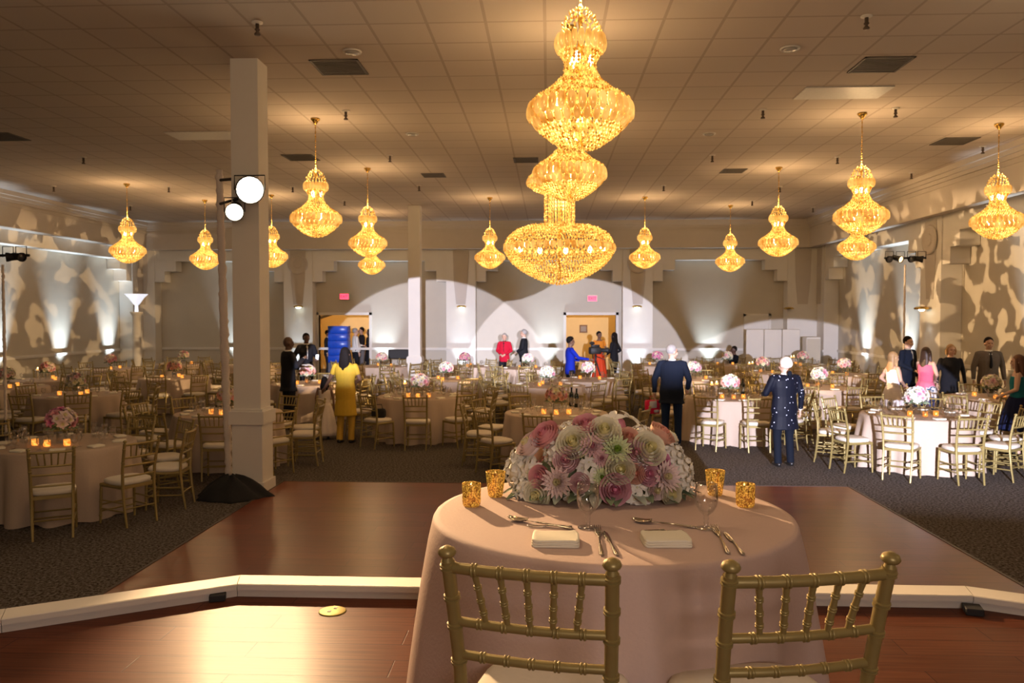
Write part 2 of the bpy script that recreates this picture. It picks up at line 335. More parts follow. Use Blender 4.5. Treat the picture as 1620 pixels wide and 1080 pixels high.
def xform(side):
    """(u along wall, d depth into wall from arch face, z) -> world"""
    if side == 'back': return lambda u, d, z: (u, YBh+d, z)
    if side == 'left': return lambda u, d, z: (XLh-d, u, z)
    return lambda u, d, z: (XRh+d, u, z)
def wbox(mb, T, u0, u1, d0, d1, z0, z1):
    p = [T(u, d, z) for z in (z0, z1) for u, d in ((u0,d0),(u1,d0),(u1,d1),(u0,d1))]
    mb.add(p, [(3,2,1,0),(4,5,6,7),(0,1,5,4),(1,2,6,5),(2,3,7,6),(3,0,4,7)])
def arcade(side, pil, lo, hi, num):
    T = xform(side); mb = MB(); W = .5
    wbox(mb, T, lo, hi, 0, .44, 4.09, HC)
    for p in pil:
        wbox(mb, T, p-W, p+W, -.03, .44, 0, 4.5)
        for sg in (-1, 1):
            e = p+sg*W; f = e+sg*.34; g = e+sg*.74
            wbox(mb, T, min(e, f), max(e, f), 0, .44, 3.38, 4.088); wbox(mb, T, min(f, g)+.001, max(f, g)-.001, 0, .44, 3.75, 4.088)
    struct('trim_%d' % num, mb, WHITE, 'cream pilasters and stepped arch header along the %s wall' % side)
    rl = MB()
    segs = []; a = lo
    for p in sorted(pil): segs.append((a, p-W)); a = p+W
    segs.append((a, hi))
    for (a, b) in segs:
        cuts = [(a, b)]
        if side == 'back':
            for (x0, x1, h) in (D1, D2):
                nc = []
                for (c0, c1) in cuts:
                    if x0-.1 > c0 and x1+.1 < c1: nc += [(c0, x0-.1), (x1+.1, c1)]
                    else: nc.append((c0, c1))
                cuts = nc
        for (c0, c1) in cuts:
            if c1-c0 > .02: wbox(rl, T, c0, c1, .40, .46, 1.03, 1.11); wbox(rl, T, c0, c1, .42, .46, 0, .16)
    for p in pil: wbox(rl, T, p-W-.02, p+W+.02, -.07, .1, 1.03, 1.11); wbox(rl, T, p-W-.02, p+W+.02, -.06, .1, 0, .18)
    struct('trim_%d' % (num+1), rl, WHITE, 'chair rail and baseboard along the %s wall' % side)
    # tapered drop panel, round medallion and sconce on each pilaster
    for i, p in enumerate(pil):
        mb = MB(); zz = ((4.42, .27), (3.4, .24), (2.6, .16))
        L = [T(p-wd, -.05, z) for z, wd in zz]; Rr = [T(p+wd, -.05, z) for z, wd in zz]; L2 = [T(p-wd, -.02, z) for z, wd in zz]; R2 = [T(p+wd, -.02, z) for z, wd in zz]
        mb.rings([[a, b, c, d] for a, b, c, d in zip(L, Rr, R2, L2)])
        o = mb.obj('trim_%d' % (20+i+num*3), FASCIA, None, False); o['kind'] = 'structure'
        if (side == 'back' and i in (0, 2, 4)) or i == 2 or (side != 'back' and i == 0): continue
        # medallion
        o = MB()
        prof = [(.33, 0), (.35, .02), (.33, .045), (.28, .05), (.26, .035), (.15, .035), (.13, .055), (.05, .06), (.0, .062)]
        o.lathe(prof, 32)
        if side == 'back': M = Matrix.Translation(T(p, -.05, 3.98)) @ Matrix.Rotation(PI/2, 4, 'X')
        elif side == 'left': M = Matrix.Translation(T(p, -.05, 3.98)) @ Matrix.Rotation(PI/2, 4, 'Y')
        else: M = Matrix.Translation(T(p, -.05, 3.98)) @ Matrix.Rotation(-PI/2, 4, 'Y')
        o.xf(M)
        q = o.obj('wall_medallion', FASCIA, None, True, 40)
        tag(q, 'round taupe plaster medallion high on the %s pilaster of the %s wall' % ({'back': ['', 'left door', '', 'right door', ''], 'left': ['nearer', 'far', 'corner'], 'right': ['nearest', 'visible', 'corner']}[side][i], side), 'medallion')
PB = [-14.1, -8.58, -2.98, 2.99, 8.45]
arcade('back', PB, XLw, XRw, 3)
arcade('left', [9.5, 18.3, 26.8], Y0, YBh, 5)
arcade('right', [10.5, 19.1, 26.8], Y0, YBh, 7)
for q in bpy.data.objects:
    if q.name.startswith('wall_medallion') and q.get('label', '').find('left door') > 0: q['label'] = 'round plaster medallion on the pilaster just left of the left doorway'
    elif q.name.startswith('wall_medallion') and q.get('label', '').find('right door') > 0: q['label'] = 'round plaster medallion on the pilaster right of the right doorway'

# pilaster down-lights (sconces)
def sconce(px, py, x, y, rz, label, lit=True):
    t = thing('wall_sconce', label, 'wall light', (x, y, at_y(px, py, y).z), rz)
    mb = MB(); mb.lathe([(.02, .05), (.10, .05), (.16, .02), (.17, 0), (.15, -.02)], 16, cap=True).obj('bracket', BRASS, t, True, 40)
    if lit: MB().ball((0, 0, -.02), (.10, .06, .045), 12, 6).obj('lamp', emis('sconce_lamp', (.95, 1, .85), 7), t)
    if lit: light('SPOT', 'sconce_light', (x, y, t.location.z-.06), 14, (.85, .95, 1), (x, y, 0), spot_size=R(80), spot_blend=1, shadow_soft_size=.05)
for px, lab in ((472, 'lit brass sconce on the pilaster left of the left doorway'), (730, 'lit brass sconce on the middle pilaster of the back wall'), (1008, 'lit brass sconce on the pilaster right of the right doorway')):
    p = at_y(px, 485, YBh-.2); sconce(px, 485, p.x, YBh-.2, 0, lab)
p = at_y(1248, 488, YBh-.2); sconce(1248, 488, p.x, YBh-.2, 0, 'unlit brass sconce at the back right corner of the hall', False)
t = sconce(1460, 488, XRh-.22, 19.1, PI/2, 'lit brass sconce on the right wall pilaster by the lighting tree')

# door casings, corridors behind the doors
for i, (x0, x1, h) in enumerate((D1, D2)):
    mb = MB(); mb.box((x0-.09, YBw-.04, 0), (x0, YBw+.2, h+.09)); mb.box((x1, YBw-.04, 0), (x1+.09, YBw+.2, h+.09)); mb.box((x0-.09, YBw-.04, h), (x1+.09, YBw+.2, h+.09))
    o = mb.obj('door_%d' % (i+1), WHITE, None, False); o['kind'] = 'structure'; o['label'] = 'open doorway casing, %s of the two in the back wall' % ('left' if i == 0 else 'right')
COR = mat('warm_yellow_plaster', (.80, .58, .26), .8, scale=3, var=.05); BEAMW = mat('brown_beam', (.20, .10, .05), .7)
cy0, cy1 = YBw+.2, YBw+5.5
c = MB(); c.box((-13, cy1, 0), (XRw, cy1+.1, 3.4)); c.box((-9.6, cy0, 0), (-9.5, cy1, 3.4)); c.box((-4.6, cy0, 0), (-4.5, cy1, 3.4)); c.box((-.5, cy0, 0), (-.4, cy1, 3.4)); c.box((3.9, cy0, 0), (4.0, cy1, 3.4)); c.box((-9.6, cy0, 3.3), (4, cy1, 3.4))
struct('wall_corridor', c, COR)
c = MB()
for x0, x1 in ((-9.2, -7.3), (-4.8, -6.6)):
    c.tube([(x0, cy0+1.2, 1.75), (x1, cy0+1.2, 3.3)], .13, 4)
for x0, x1 in ((-.2, 1.0), (3.6, 2.0)):
    c.tube([(x0, cy0+.9, 1.8), (x1, cy0+.9, 2.6)], .12, 4)
for k in range(5): c.box((-7.3+k*.2, cy1-.1, 1.6), (-7.2+k*.2, cy1, 3.3))
struct('trim_30', c, BEAMW, 'dark sloping timber beams in the lobby beyond the doorways')
c = MB()
P = [[(-9.0+i*.32, cy0+1.0+.05*math.sin(j*1.3+i), 1.7+i*.24-.35*math.sin(PI*j/8)*.6+j*.03) for j in range(9)] for i in range(9)]
P = [[(-9.0+3.6*i/16, cy0+.8+.45*j/5, 1.9+1.0*math.sin(PI*i/16*.5)+.06*math.sin(j*2)-.1*math.sin(PI*i/16)) for j in range(6)] for i in range(17)]
o = c.grid(P).obj('swag_drape', mat('ivory_drape', (.6, .5, .36), .8)); tag(o, 'ivory fabric swag across the lobby ceiling inside the left doorway', 'drape')
so = o.modifiers.new('s', 'SOLIDIFY'); so.thickness = .02
for x, e in ((-7.1, 110), (1.5, 120), (-7.8, 30)): light('POINT', 'lobby_light', (x, cy0+2.5, 2.9), e, (1, .70, .34), shadow_soft_size=.3)
# small framed picture seen through the right doorway
t = thing('framed_picture', 'small dark framed picture on the yellow wall through the right doorway', 'picture', at_y(923, 520, cy1-.05))
MB().box((-.16, 0, -.16), (.16, .04, .16)).obj('frame', BEAMW, t, False); MB().box((-.11, -.01, -.11), (.11, 0, .11)).obj('print', mat('sepia_print', (.25, .2, .15), .5), t, False)
t = thing('framed_notice', 'narrow black framed notice on the back wall near the left corner', 'picture', at_y(248, 530, YBw-.03))
MB().box((-.1, -.01, -.28), (.1, .02, .28)).obj('frame', BLACK, t, False); MB().box((-.06, -.02, -.22), (.06, -.01, .22)).obj('sheet', mat('pale_sheet', (.5, .48, .42), .6), t, False)

# exit signs
def text_obj(s, size, loc, m, parent, rz=0):
    cu = bpy.data.curves.new('lettering', 'FONT'); cu.body = s; cu.size = size; cu.extrude = .004; cu.align_x = 'CENTER'; cu.align_y = 'CENTER'
    tmp = bpy.data.objects.new('tmp', cu); C.objects.link(tmp); bpy.context.view_layer.update()
    me = bpy.data.meshes.new_from_object(tmp.evaluated_get(bpy.context.evaluated_depsgraph_get())); bpy.data.objects.remove(tmp)
    me.materials.clear(); me.materials.append(m); o = bpy.data.objects.new('lettering', me); C.objects.link(o); o.parent = parent; o.location = loc; o.rotation_euler = (PI/2, 0, rz); return o
WSIGN = mat('sign_face', (.6, .25, .25), .5)
for px, py, lab in ((545, 469, 'glowing red EXIT sign above the left doorway'), (937, 472, 'glowing red EXIT sign above the right doorway')):
    p = at_y(px, py, YBw-.1); t = thing('exit_sign', lab, 'exit sign', p)
    MB().bbox((-.17, -.03, -.11), (.17, .09, .11), .01).obj('housing', WHITE, t, False)
    MB().box((-.15, -.036, -.09), (.15, -.03, .09)).obj('lit_panel', EXITM, t, False)
    text_obj('EXIT', .13, (0, -.042, 0), mat('exit_letter', (.35, .0, .02), .5), t)
# closed door right, white screen, low cabinet
t = MB(); t.box((6.7, YBw-.05, 0), (7.45, YBw+.0, 2.2)); o = struct('door_3', t, WHITE, 'closed white door in the back wall right bay')
cz = MB(); cz.box((6.62, YBw-.08, 0), (6.7, YBw, 2.28)); cz.box((7.45, YBw-.08, 0), (7.53, YBw, 2.28)); cz.box((6.62, YBw-.08, 2.2), (7.53, YBw, 2.28)); struct('trim_31', cz, WHITE, 'casing of the closed door')
a, b2 = at_y(1180, 521, 26.2), at_y(1266, 521, 26.2)
t = thing('folding_screen', 'white three-panel folding screen in the back right corner', 'screen', ((a.x+b2.x)/2, 26.2, 0)); wd = (b2.x-a.x)/3
for k in range(3): MB().bbox((-1.5*wd+k*wd+.01, -.03, .03), (-.5*wd+k*wd-.01, .03, a.z), .01).obj('panel', WHITE, t, False)
a = at_y(1284, 533, 25.6)
t = thing('tall_cabinet', 'plain pale cabinet standing right of the white screen', 'cabinet', (a.x, 25.6, 0))
MB().bbox((-.22, -.2, 0), (.22, .2, a.z), .01).obj('body', WHITE, t, False); MB().box((-.2, -.215, .05), (.2, -.2, a.z-.05)).obj('door', WALL, t, False)
a = at_y(632, 560, 26.1)
t = thing('keyboard_case', 'low black case on short legs against the back wall', 'case', (a.x, 26.1, 0))
MB().bbox((-.35, -.15, .8), (.35, .15, 1.1), .02).obj('case_body', BLACK, t, False)
for sx in (-1, 1):
    MB().tube([(sx*.3, 0, 0), (sx*.3, 0, .8)], .02, 6).obj('leg', BLACK, t)

# pedestal torchere in left corner
p = at_y(217, 560, 25.4); hz = at_y(217, 465, 25.4).z
t = thing('column_torchere', 'white fluted column with a torchere bowl in the far left corner', 'floor lamp', (p.x, 25.4, 0))
MB().lathe([(.26, 0), (.26, .12), (.18, .16), (.14, .22), (.13, 2.2), (.17, 2.26), (.2, 2.3), (.2, 2.34)], 16).obj('column', WHITE, t, True, 40)
MB().lathe([(.06, 2.34), (.05, 2.55), (.1, 2.6), (.24, hz-.12), (.36, hz), (.34, hz), (.2, hz-.1), (0, 2.62)], 20).obj('bowl', emis('torchere_bowl', (.85, .88, 1), .9), t)

# ------------------------------------------------------------------ pillars
def pillar(x, y, wd, num, lab):
    mb = MB(); h = wd/2
    mb.box((x-h, y-h, 1.0), (x+h, y+h, HC)); mb.box((x-h-.02, y-h-.02, 0), (x+h+.02, y+h+.02, .9)); mb.box((x-h-.05, y-h-.05, .86), (x+h+.05, y+h+.05, 1.02)); mb.box((x-h-.045, y-h-.045, 0), (x+h+.045, y+h+.045, .14))
    mb.box((x-h-.03, y-h-.03, 1.02), (x+h+.03, y+h+.03, 1.05))
    struct('trim_%d' % num, mb, WHITE, lab)
pillar(-3.73, 9.85, .34, 40, 'square white support pillar at the edge of the dance floor')
p = at_y(655, 500, 22.6); pillar(p.x, 22.8, .34, 41, 'square white support pillar at the back of the hall')

# ------------------------------------------------------------------ dance floor, stage
struct('floor_dance', MB().box((-3.5, 3.8, 0), (3.84, 10.35, .012)), WOOD)
edge = MB(); edge.box((-3.53, 3.8, 0), (-3.5, 10.38, .016)); edge.box((3.84, 3.8, 0), (3.87, 10.38, .016)); edge.box((-3.53, 10.35, 0), (3.87, 10.38, .016))
struct('trim_42', edge, mat('dark_edge_strip', (.05, .03, .02), .5), 'dark edge strip round the dance floor')
B1, B2 = Vector((-1.62, 4.04)), Vector((2.12, 4.04))
SL = [(-9, .5), (-2.52, 3.52), (B1.x, B1.y), (B2.x, B2.y), (3.0, 3.63), (8, .9), (8, -6.5), (-9, -6.5)]
struct('floor_stage', MB().prism(list(reversed(SL)), 0.02, STAGE), STAGEWOOD)
def rim(name_i, a, b, lab):
    a, b = Vector(a), Vector(b); d = (b-a).normalized(); nrm = Vector((-d.y, d.x))
    if nrm.y < 0: nrm = -nrm
    mb = MB(); z = STAGE
    prof = [(-.0, z+.0), (-.0, z+.035), (-.012, z+.037), (-.012, z+.066), (.13, z+.07), (.14, z-.1), (.06, z-.1), (.06, z)]
    def miter(p, q):  # extend ends so joints meet
        return p
    rs = []
    for p, e in ((a, -1), (b, 1)):
        rs.append([(p.x+nrm.x*k[0]+d.x*0, p.y+nrm.y*k[0], k[1]) for k in prof])
    mb.rings(rs); return struct('trim_%d' % name_i, mb, RIMW, lab)
def rimrun():
    pts = [Vector((-7.5, 1.2)), Vector((-2.52, 3.52)), B1, B2, Vector((3.0, 3.63)), Vector((6.5, 1.7))]
    nr = []
    for i in range(len(pts)-1):
        d = (pts[i+1]-pts[i]).normalized(); nr.append(Vector((-d.y, d.x)))
    prof = [(0, 0), (0, .036), (-.012, .038), (-.012, .064), (-.006, .068), (.13, .07), (.14, .06), (.14, -.1), (.06, -.1), (.06, 0)]
    for s in range(len(pts)-1):
        rs = []
        for i in (s, s+1):
            n0 = nr[max(i-1, 0)]; n1 = nr[min(i, len(nr)-1)]; mtr = (n0+n1); mtr = mtr/mtr.length_squared*2
            g = .0015 if i == s else -.0015; d = (pts[s+1]-pts[s]).normalized()
            rs.append([(pts[i].x+mtr.x*a+d.x*g, pts[i].y+mtr.y*a+d.y*g, STAGE+z) for a, z in prof])
        mb = MB(); mb.rings(rs); struct('trim_%d' % (50+s), mb, RIMW, 'white painted stage edge kerb, %s section' % ('far left', 'left', 'centre', 'right', 'far right')[s])
rimrun()
# small black blocks put in for the dark holes in the kerb
for px, py, rz, lab in ((347, 947, .3, 'small black block at the dark hole under the kerb, left bend'), (1537, 969, -.25, 'small black block at the dark hole under the kerb, right bend')):
    p = at_h(px, py, STAGE); o = MB().bbox((-.04, -.03, 0), (.04, .06, .035), .004).obj('kerb_hole_block', BLACK, None, False); o.location = (p.x, p.y-.02, STAGE); o.rotation_euler.z = rz; tag(o, lab, 'pad')
# brass floor outlet
p = at_h(526, 967, STAGE); t = thing('floor_outlet', 'round brass floor outlet with two dark sockets on the stage', 'outlet', (p.x, p.y, STAGE))
MB().lathe([(.068, 0), (.068, .003), (.062, .006), (.0, .007)], 28).obj('cover_plate', mat('dull_brass', (.42, .34, .10), .4, metal=.6), t)
for dx, dy in ((-.012, -.014), (.008, .03)): MB().box((dx-.008, dy-.01, .006), (dx+.008, dy+.01, .0085)).obj('socket', BLACK, t, False)

# ------------------------------------------------------------------ ceiling fittings
VENT = mat('grey_vent_grille', (.10, .085, .07), .7); TROF = mat('pale_light_panel', (.62, .60, .56), .5)
for px, py, sx, lab in ((537, 106, .61, 'dark square ceiling vent left of the front chandelier'), (476, 249, .61, 'dark ceiling vent left of the nearest left chandelier'), (1393, 102, .61, 'dark square ceiling vent at upper right'),
                    (1160, 270, .5, 'dark ceiling vent right of the centre chandeliers'), (832, 253, .5, 'dark ceiling vent behind the front chandelier'), (686, 277, .5, 'dark ceiling vent left of centre, toward the back'), (1510, 223, .61, 'dark ceiling vent at far right'),
                    (5, 216, .61, 'dark ceiling vent at the left picture edge')):
    p = at_h(px, py, HC); t = thing('ceiling_vent', lab, 'ceiling vent', (p.x, p.y, HC-.012)); h = sx/2
    mb = MB(); mb.box((-h, -h, 0), (h, -h+.03, .012)); mb.box((-h, h-.03, 0), (h, h, .012)); mb.box((-h, -h, 0), (-h+.03, h, .012)); mb.box((h-.03, -h, 0), (h, h, .012)); mb.obj('frame', VENT, t, False)
    mb = MB()
    for k in range(9): mb.box((-h+.04, -h+.05+k*(sx-.1)/9, .002), (h-.04, -h+.07+k*(sx-.1)/9, .01))
    mb.box((-h, -h, .010), (h, h, .0119)); mb.obj('grille', VENT, t, False)
for px, py, lab in ((1333, 146, 'pale rectangular light panel in the ceiling at right'), (325, 214, 'pale rectangular light panel in the ceiling at left')):
    p = at_h(px, py, HC); o = MB().bbox((-.6, -.3, 0), (.6, .3, .015), .004).obj('light_panel', TROF, None, False); o.location = (p.x, p.y, HC-.015); tag(o, lab, 'ceiling light')
for px, py, lab in ((557, 81, 'round recessed downlight beside the upper left vent'), (1250, 76, 'round recessed downlight at upper right'), (652, 211, 'small round downlight left of the chandeliers'), (1122, 211, 'small round downlight right of the chandeliers')):
    p = at_h(px, py, HC); t = thing('downlight', lab, 'ceiling light', (p.x, p.y, HC))
    MB().lathe([(.0, -.012), (.085, -.012), (.11, -.02), (.115, 0)], 20).obj('trim_ring', TROF, t); MB().lathe([(.08, -.014), (.075, -.03), (0, -.035)], 16).obj('lamp', mat('grey_lamp_glass', (.4, .38, .35), .2), t)
SPK = [(407, 40, 'upper left, nearest'), (547, 180, 'left of the front chandelier'), (1371, 30, 'upper right, nearest'), (1207, 178, 'right of the front chandelier'), (1417, 176, 'upper right, second'), (132, 253, 'far left'),
       (617, 250, 'left of centre'), (1325, 253, 'right of centre'), (1127, 250, 'just right of the middle chandelier'), (1555, 236, 'far right'), (85, 299, 'left corner'), (267, 300, 'between two left chandeliers'), (463, 300, 'right of the near pillar'), (663, 298, 'near the back pillar'),
       (1050, 298, 'back, right of centre'), (1234, 300, 'above the right back chandelier'), (1442, 278, 'right wall side'), (1286, 333, 'back right corner'), (1190, 322, 'back right'), (206, 330, 'back left corner'), (545, 322, 'back left')]
for px, py, lab in SPK:
    p = at_h(px, py-5, HC); t = thing('fire_sprinkler', 'small ceiling fire sprinkler, '+lab, 'sprinkler', (p.x, p.y, HC))
    MB().lathe([(.06, 0), (.06, -.01), (.02, -.02)], 12).obj('escutcheon', WHITE, t); MB().lathe([(.02, -.02), (.02, -.07), (.03, -.08), (.012, -.1), (.035, -.13), (.03, -.14), (0, -.14)], 10).obj('head', mat('sprinkler_metal', (.12, .09, .07), .5, metal=.6), t)

# ------------------------------------------------------------------ chandeliers
def interp(prof, s):
    L = [0]
    for i in range(len(prof)-1): L.append(L[-1]+math.hypot(prof[i+1][0]-prof[i][0], prof[i+1][1]-prof[i][1]))
    t = s*L[-1]
    for i in range(len(prof)-1):
        if t <= L[i+1]+1e-9:
            k = (t-L[i])/max(1e-9, L[i+1]-L[i]); return prof[i][0]+(prof[i+1][0]-prof[i][0])*k, prof[i][1]+(prof[i+1][1]-prof[i][1])*k
    return prof[-1]
def beads(prof, rows, dens, r, h, jit=.0):
    mb = MB()
    for i in range(rows):
        R0, z = interp(prof, i/(rows-1)); n = max(6, int(2*PI*R0/dens))
        for j in range(n):
            a = 2*PI*(j+.5*(i % 2))/n; rr = R0+random.uniform(-jit, jit); mb.octa((rr*math.cos(a), rr*math.sin(a), z+random.uniform(-jit, jit)), r*random.uniform(.8, 1.15), h)
    return mb
def petals(Rp, z, n, wd, hgt, tilt, thick=.03):
    mb = MB()
    for j in range(n):
        a = 2*PI*j/n; M = Matrix.Rotation(a, 3, 'Z') @ Matrix.Rotation(tilt, 3, 'Y'); mb.ball((Rp*math.cos(a), Rp*math.sin(a), z), (thick, wd/2, hgt/2), 8, 8, M)
    return mb
def make_chandelier():
    t = thing('chandelier', '', 'chandelier')
    DROP = HC-3.74
    MB().lathe([(.07, DROP), (.075, DROP-.02), (.05, DROP-.05), (.02, DROP-.09), (.01, DROP-.1)], 16).obj('canopy', BRASS, t)
    mb = MB(); z = .78; k = 0
    while z < DROP-.1: mb.ball((0, 0, z), (.012 if k % 2 else .006, .006 if k % 2 else .012, .022), 6, 4); z += .036; k += 1
    mb.obj('chain', BRASS, t)
    MB().lathe([(.012, .8), (.02, .7), (.012, .66), (.03, .4), (.012, .36), (.012, -.2), (.03, -.24), (0, -.26)], 8).obj('stem', BRASS, t)
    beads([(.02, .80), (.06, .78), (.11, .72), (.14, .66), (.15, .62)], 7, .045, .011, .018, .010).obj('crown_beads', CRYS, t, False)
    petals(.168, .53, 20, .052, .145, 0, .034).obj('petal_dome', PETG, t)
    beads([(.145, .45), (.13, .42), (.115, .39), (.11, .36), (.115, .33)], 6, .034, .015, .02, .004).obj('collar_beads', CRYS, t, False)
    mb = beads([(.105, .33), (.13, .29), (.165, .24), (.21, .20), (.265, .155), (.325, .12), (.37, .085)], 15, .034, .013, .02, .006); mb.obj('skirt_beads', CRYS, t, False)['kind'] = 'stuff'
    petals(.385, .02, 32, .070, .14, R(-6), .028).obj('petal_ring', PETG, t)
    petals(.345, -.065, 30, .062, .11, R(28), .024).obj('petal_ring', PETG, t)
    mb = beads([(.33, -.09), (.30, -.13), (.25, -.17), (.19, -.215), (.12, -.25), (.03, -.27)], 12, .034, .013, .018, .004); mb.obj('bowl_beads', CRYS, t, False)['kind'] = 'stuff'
    for k in range(5):
        a = 2*PI*k/5+.3; MB().ball((.27*math.cos(a), .27*math.sin(a), .03), (.026, .026, .05), 8, 6).obj('bulb', BULB, t)
    for k in range(3):
        a = 2*PI*k/3+.2; MB().ball((.085*math.cos(a), .085*math.sin(a), .41), (.026, .026, .045), 8, 6).obj('bulb', BULB, t)
    return t
CH = [((918, 173), 6.15, 'amber crystal chandelier nearest the camera, at top centre'),
      ((901, 268), 8.8, 'amber crystal chandelier directly below and behind the front one'),
      ((500, 335), 12.65, 'amber crystal chandelier just right of the bright stage lamp'),
      ((582, 380), 16.9, 'amber crystal chandelier right of the pillar, with a smaller one below'),
      ((588, 415), 24.0, 'distant chandelier peeking out below the one right of the pillar'),
      ((430, 388), 20.5, 'amber crystal chandelier half hidden by the white pillar'),
      ((325, 400), 21.3, 'amber crystal chandelier just left of the wrapped pole'),
      ((202, 388), 18.6, 'leftmost amber crystal chandelier'),
      ((775, 396), 21.2, 'distant amber chandelier left of the big central bowl'),
      ((1020, 397), 21.3, 'distant amber chandelier right of the big central bowl'),
      ((1155, 405), 23.0, 'distant amber chandelier, fourth from the right edge'),
      ((1231, 382), 17.2, 'amber crystal chandelier right of centre above the back right corner'),
      ((1362, 337), 12.7, 'amber crystal chandelier at right with a smaller one showing below'),
      ((1355, 393), 18.4, 'distant chandelier peeking out below the right one'),
      ((1578, 340), 13.5, 'rightmost amber crystal chandelier')]
proto = make_chandelier()
for i, ((px, py), y, lab) in enumerate(CH):
    o = proto if i == 0 else copy_tree(proto)
    p = at_y(px, py, y); o.location = (p.x, y, 3.74); o['label'] = lab; o['group'] = 'amber crystal chandeliers'
    light('POINT', 'chandelier_light', (p.x, y, 3.78), 40, (1, .64, .31), shadow_soft_size=.22)
    light('POINT', 'chandelier_light', (p.x, y, 4.62), 32, (1, .64, .31), shadow_soft_size=.12)
# the grand central chandelier
p = at_y(885, 395, 13.2); t = thing('grand_chandelier', 'largest chandelier, a wide beaded bowl hanging from a column of crystal strands', 'chandelier', (p.x, 13.2, 3.3))
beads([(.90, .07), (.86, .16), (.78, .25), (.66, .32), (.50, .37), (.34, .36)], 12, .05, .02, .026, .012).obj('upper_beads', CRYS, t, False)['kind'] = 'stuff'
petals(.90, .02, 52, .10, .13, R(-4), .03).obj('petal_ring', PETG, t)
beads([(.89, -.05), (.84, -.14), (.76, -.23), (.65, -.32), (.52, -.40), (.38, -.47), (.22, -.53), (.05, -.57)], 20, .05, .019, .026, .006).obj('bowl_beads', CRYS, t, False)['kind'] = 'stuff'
mb = MB()
for ring_r, nn in ((.25, 34), (.17, 20)):
    for j in range(nn):
        a = 2*PI*j/nn; zz = .36
        mb.tube([(ring_r*math.cos(a), ring_r*math.sin(a), .3), (ring_r*math.cos(a), ring_r*math.sin(a), 1.02)], .006, 4)
        while zz < 1.0: mb.octa((ring_r*math.cos(a), ring_r*math.sin(a), zz), .011, .02); zz += .06
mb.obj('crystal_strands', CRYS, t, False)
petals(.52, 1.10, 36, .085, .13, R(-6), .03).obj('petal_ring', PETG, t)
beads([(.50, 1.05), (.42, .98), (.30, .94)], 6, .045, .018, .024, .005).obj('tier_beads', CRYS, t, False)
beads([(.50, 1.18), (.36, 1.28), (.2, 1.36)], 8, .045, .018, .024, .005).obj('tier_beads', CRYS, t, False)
MB().lathe([(.02, -.5), (.03, 0), (.03, 1.3), (.015, 1.5), (.015, 2.02), (.1, 2.04), (.1, 2.05)], 8).obj('stem', BRASS, t)
for k in range(10):
    a = 2*PI*k/10+.15; MB().ball((.74*math.cos(a), .74*math.sin(a), .04), (.04, .04, .06), 8, 6).obj('bulb', BULB, t)
light('POINT', 'grand_chandelier_light', (p.x, 13.2, 3.35), 80, (1, .64, .31), shadow_soft_size=.5)
light('POINT', 'grand_chandelier_light', (p.x, 13.2, 4.1), 30, (1, .64, .31), shadow_soft_size=.15)

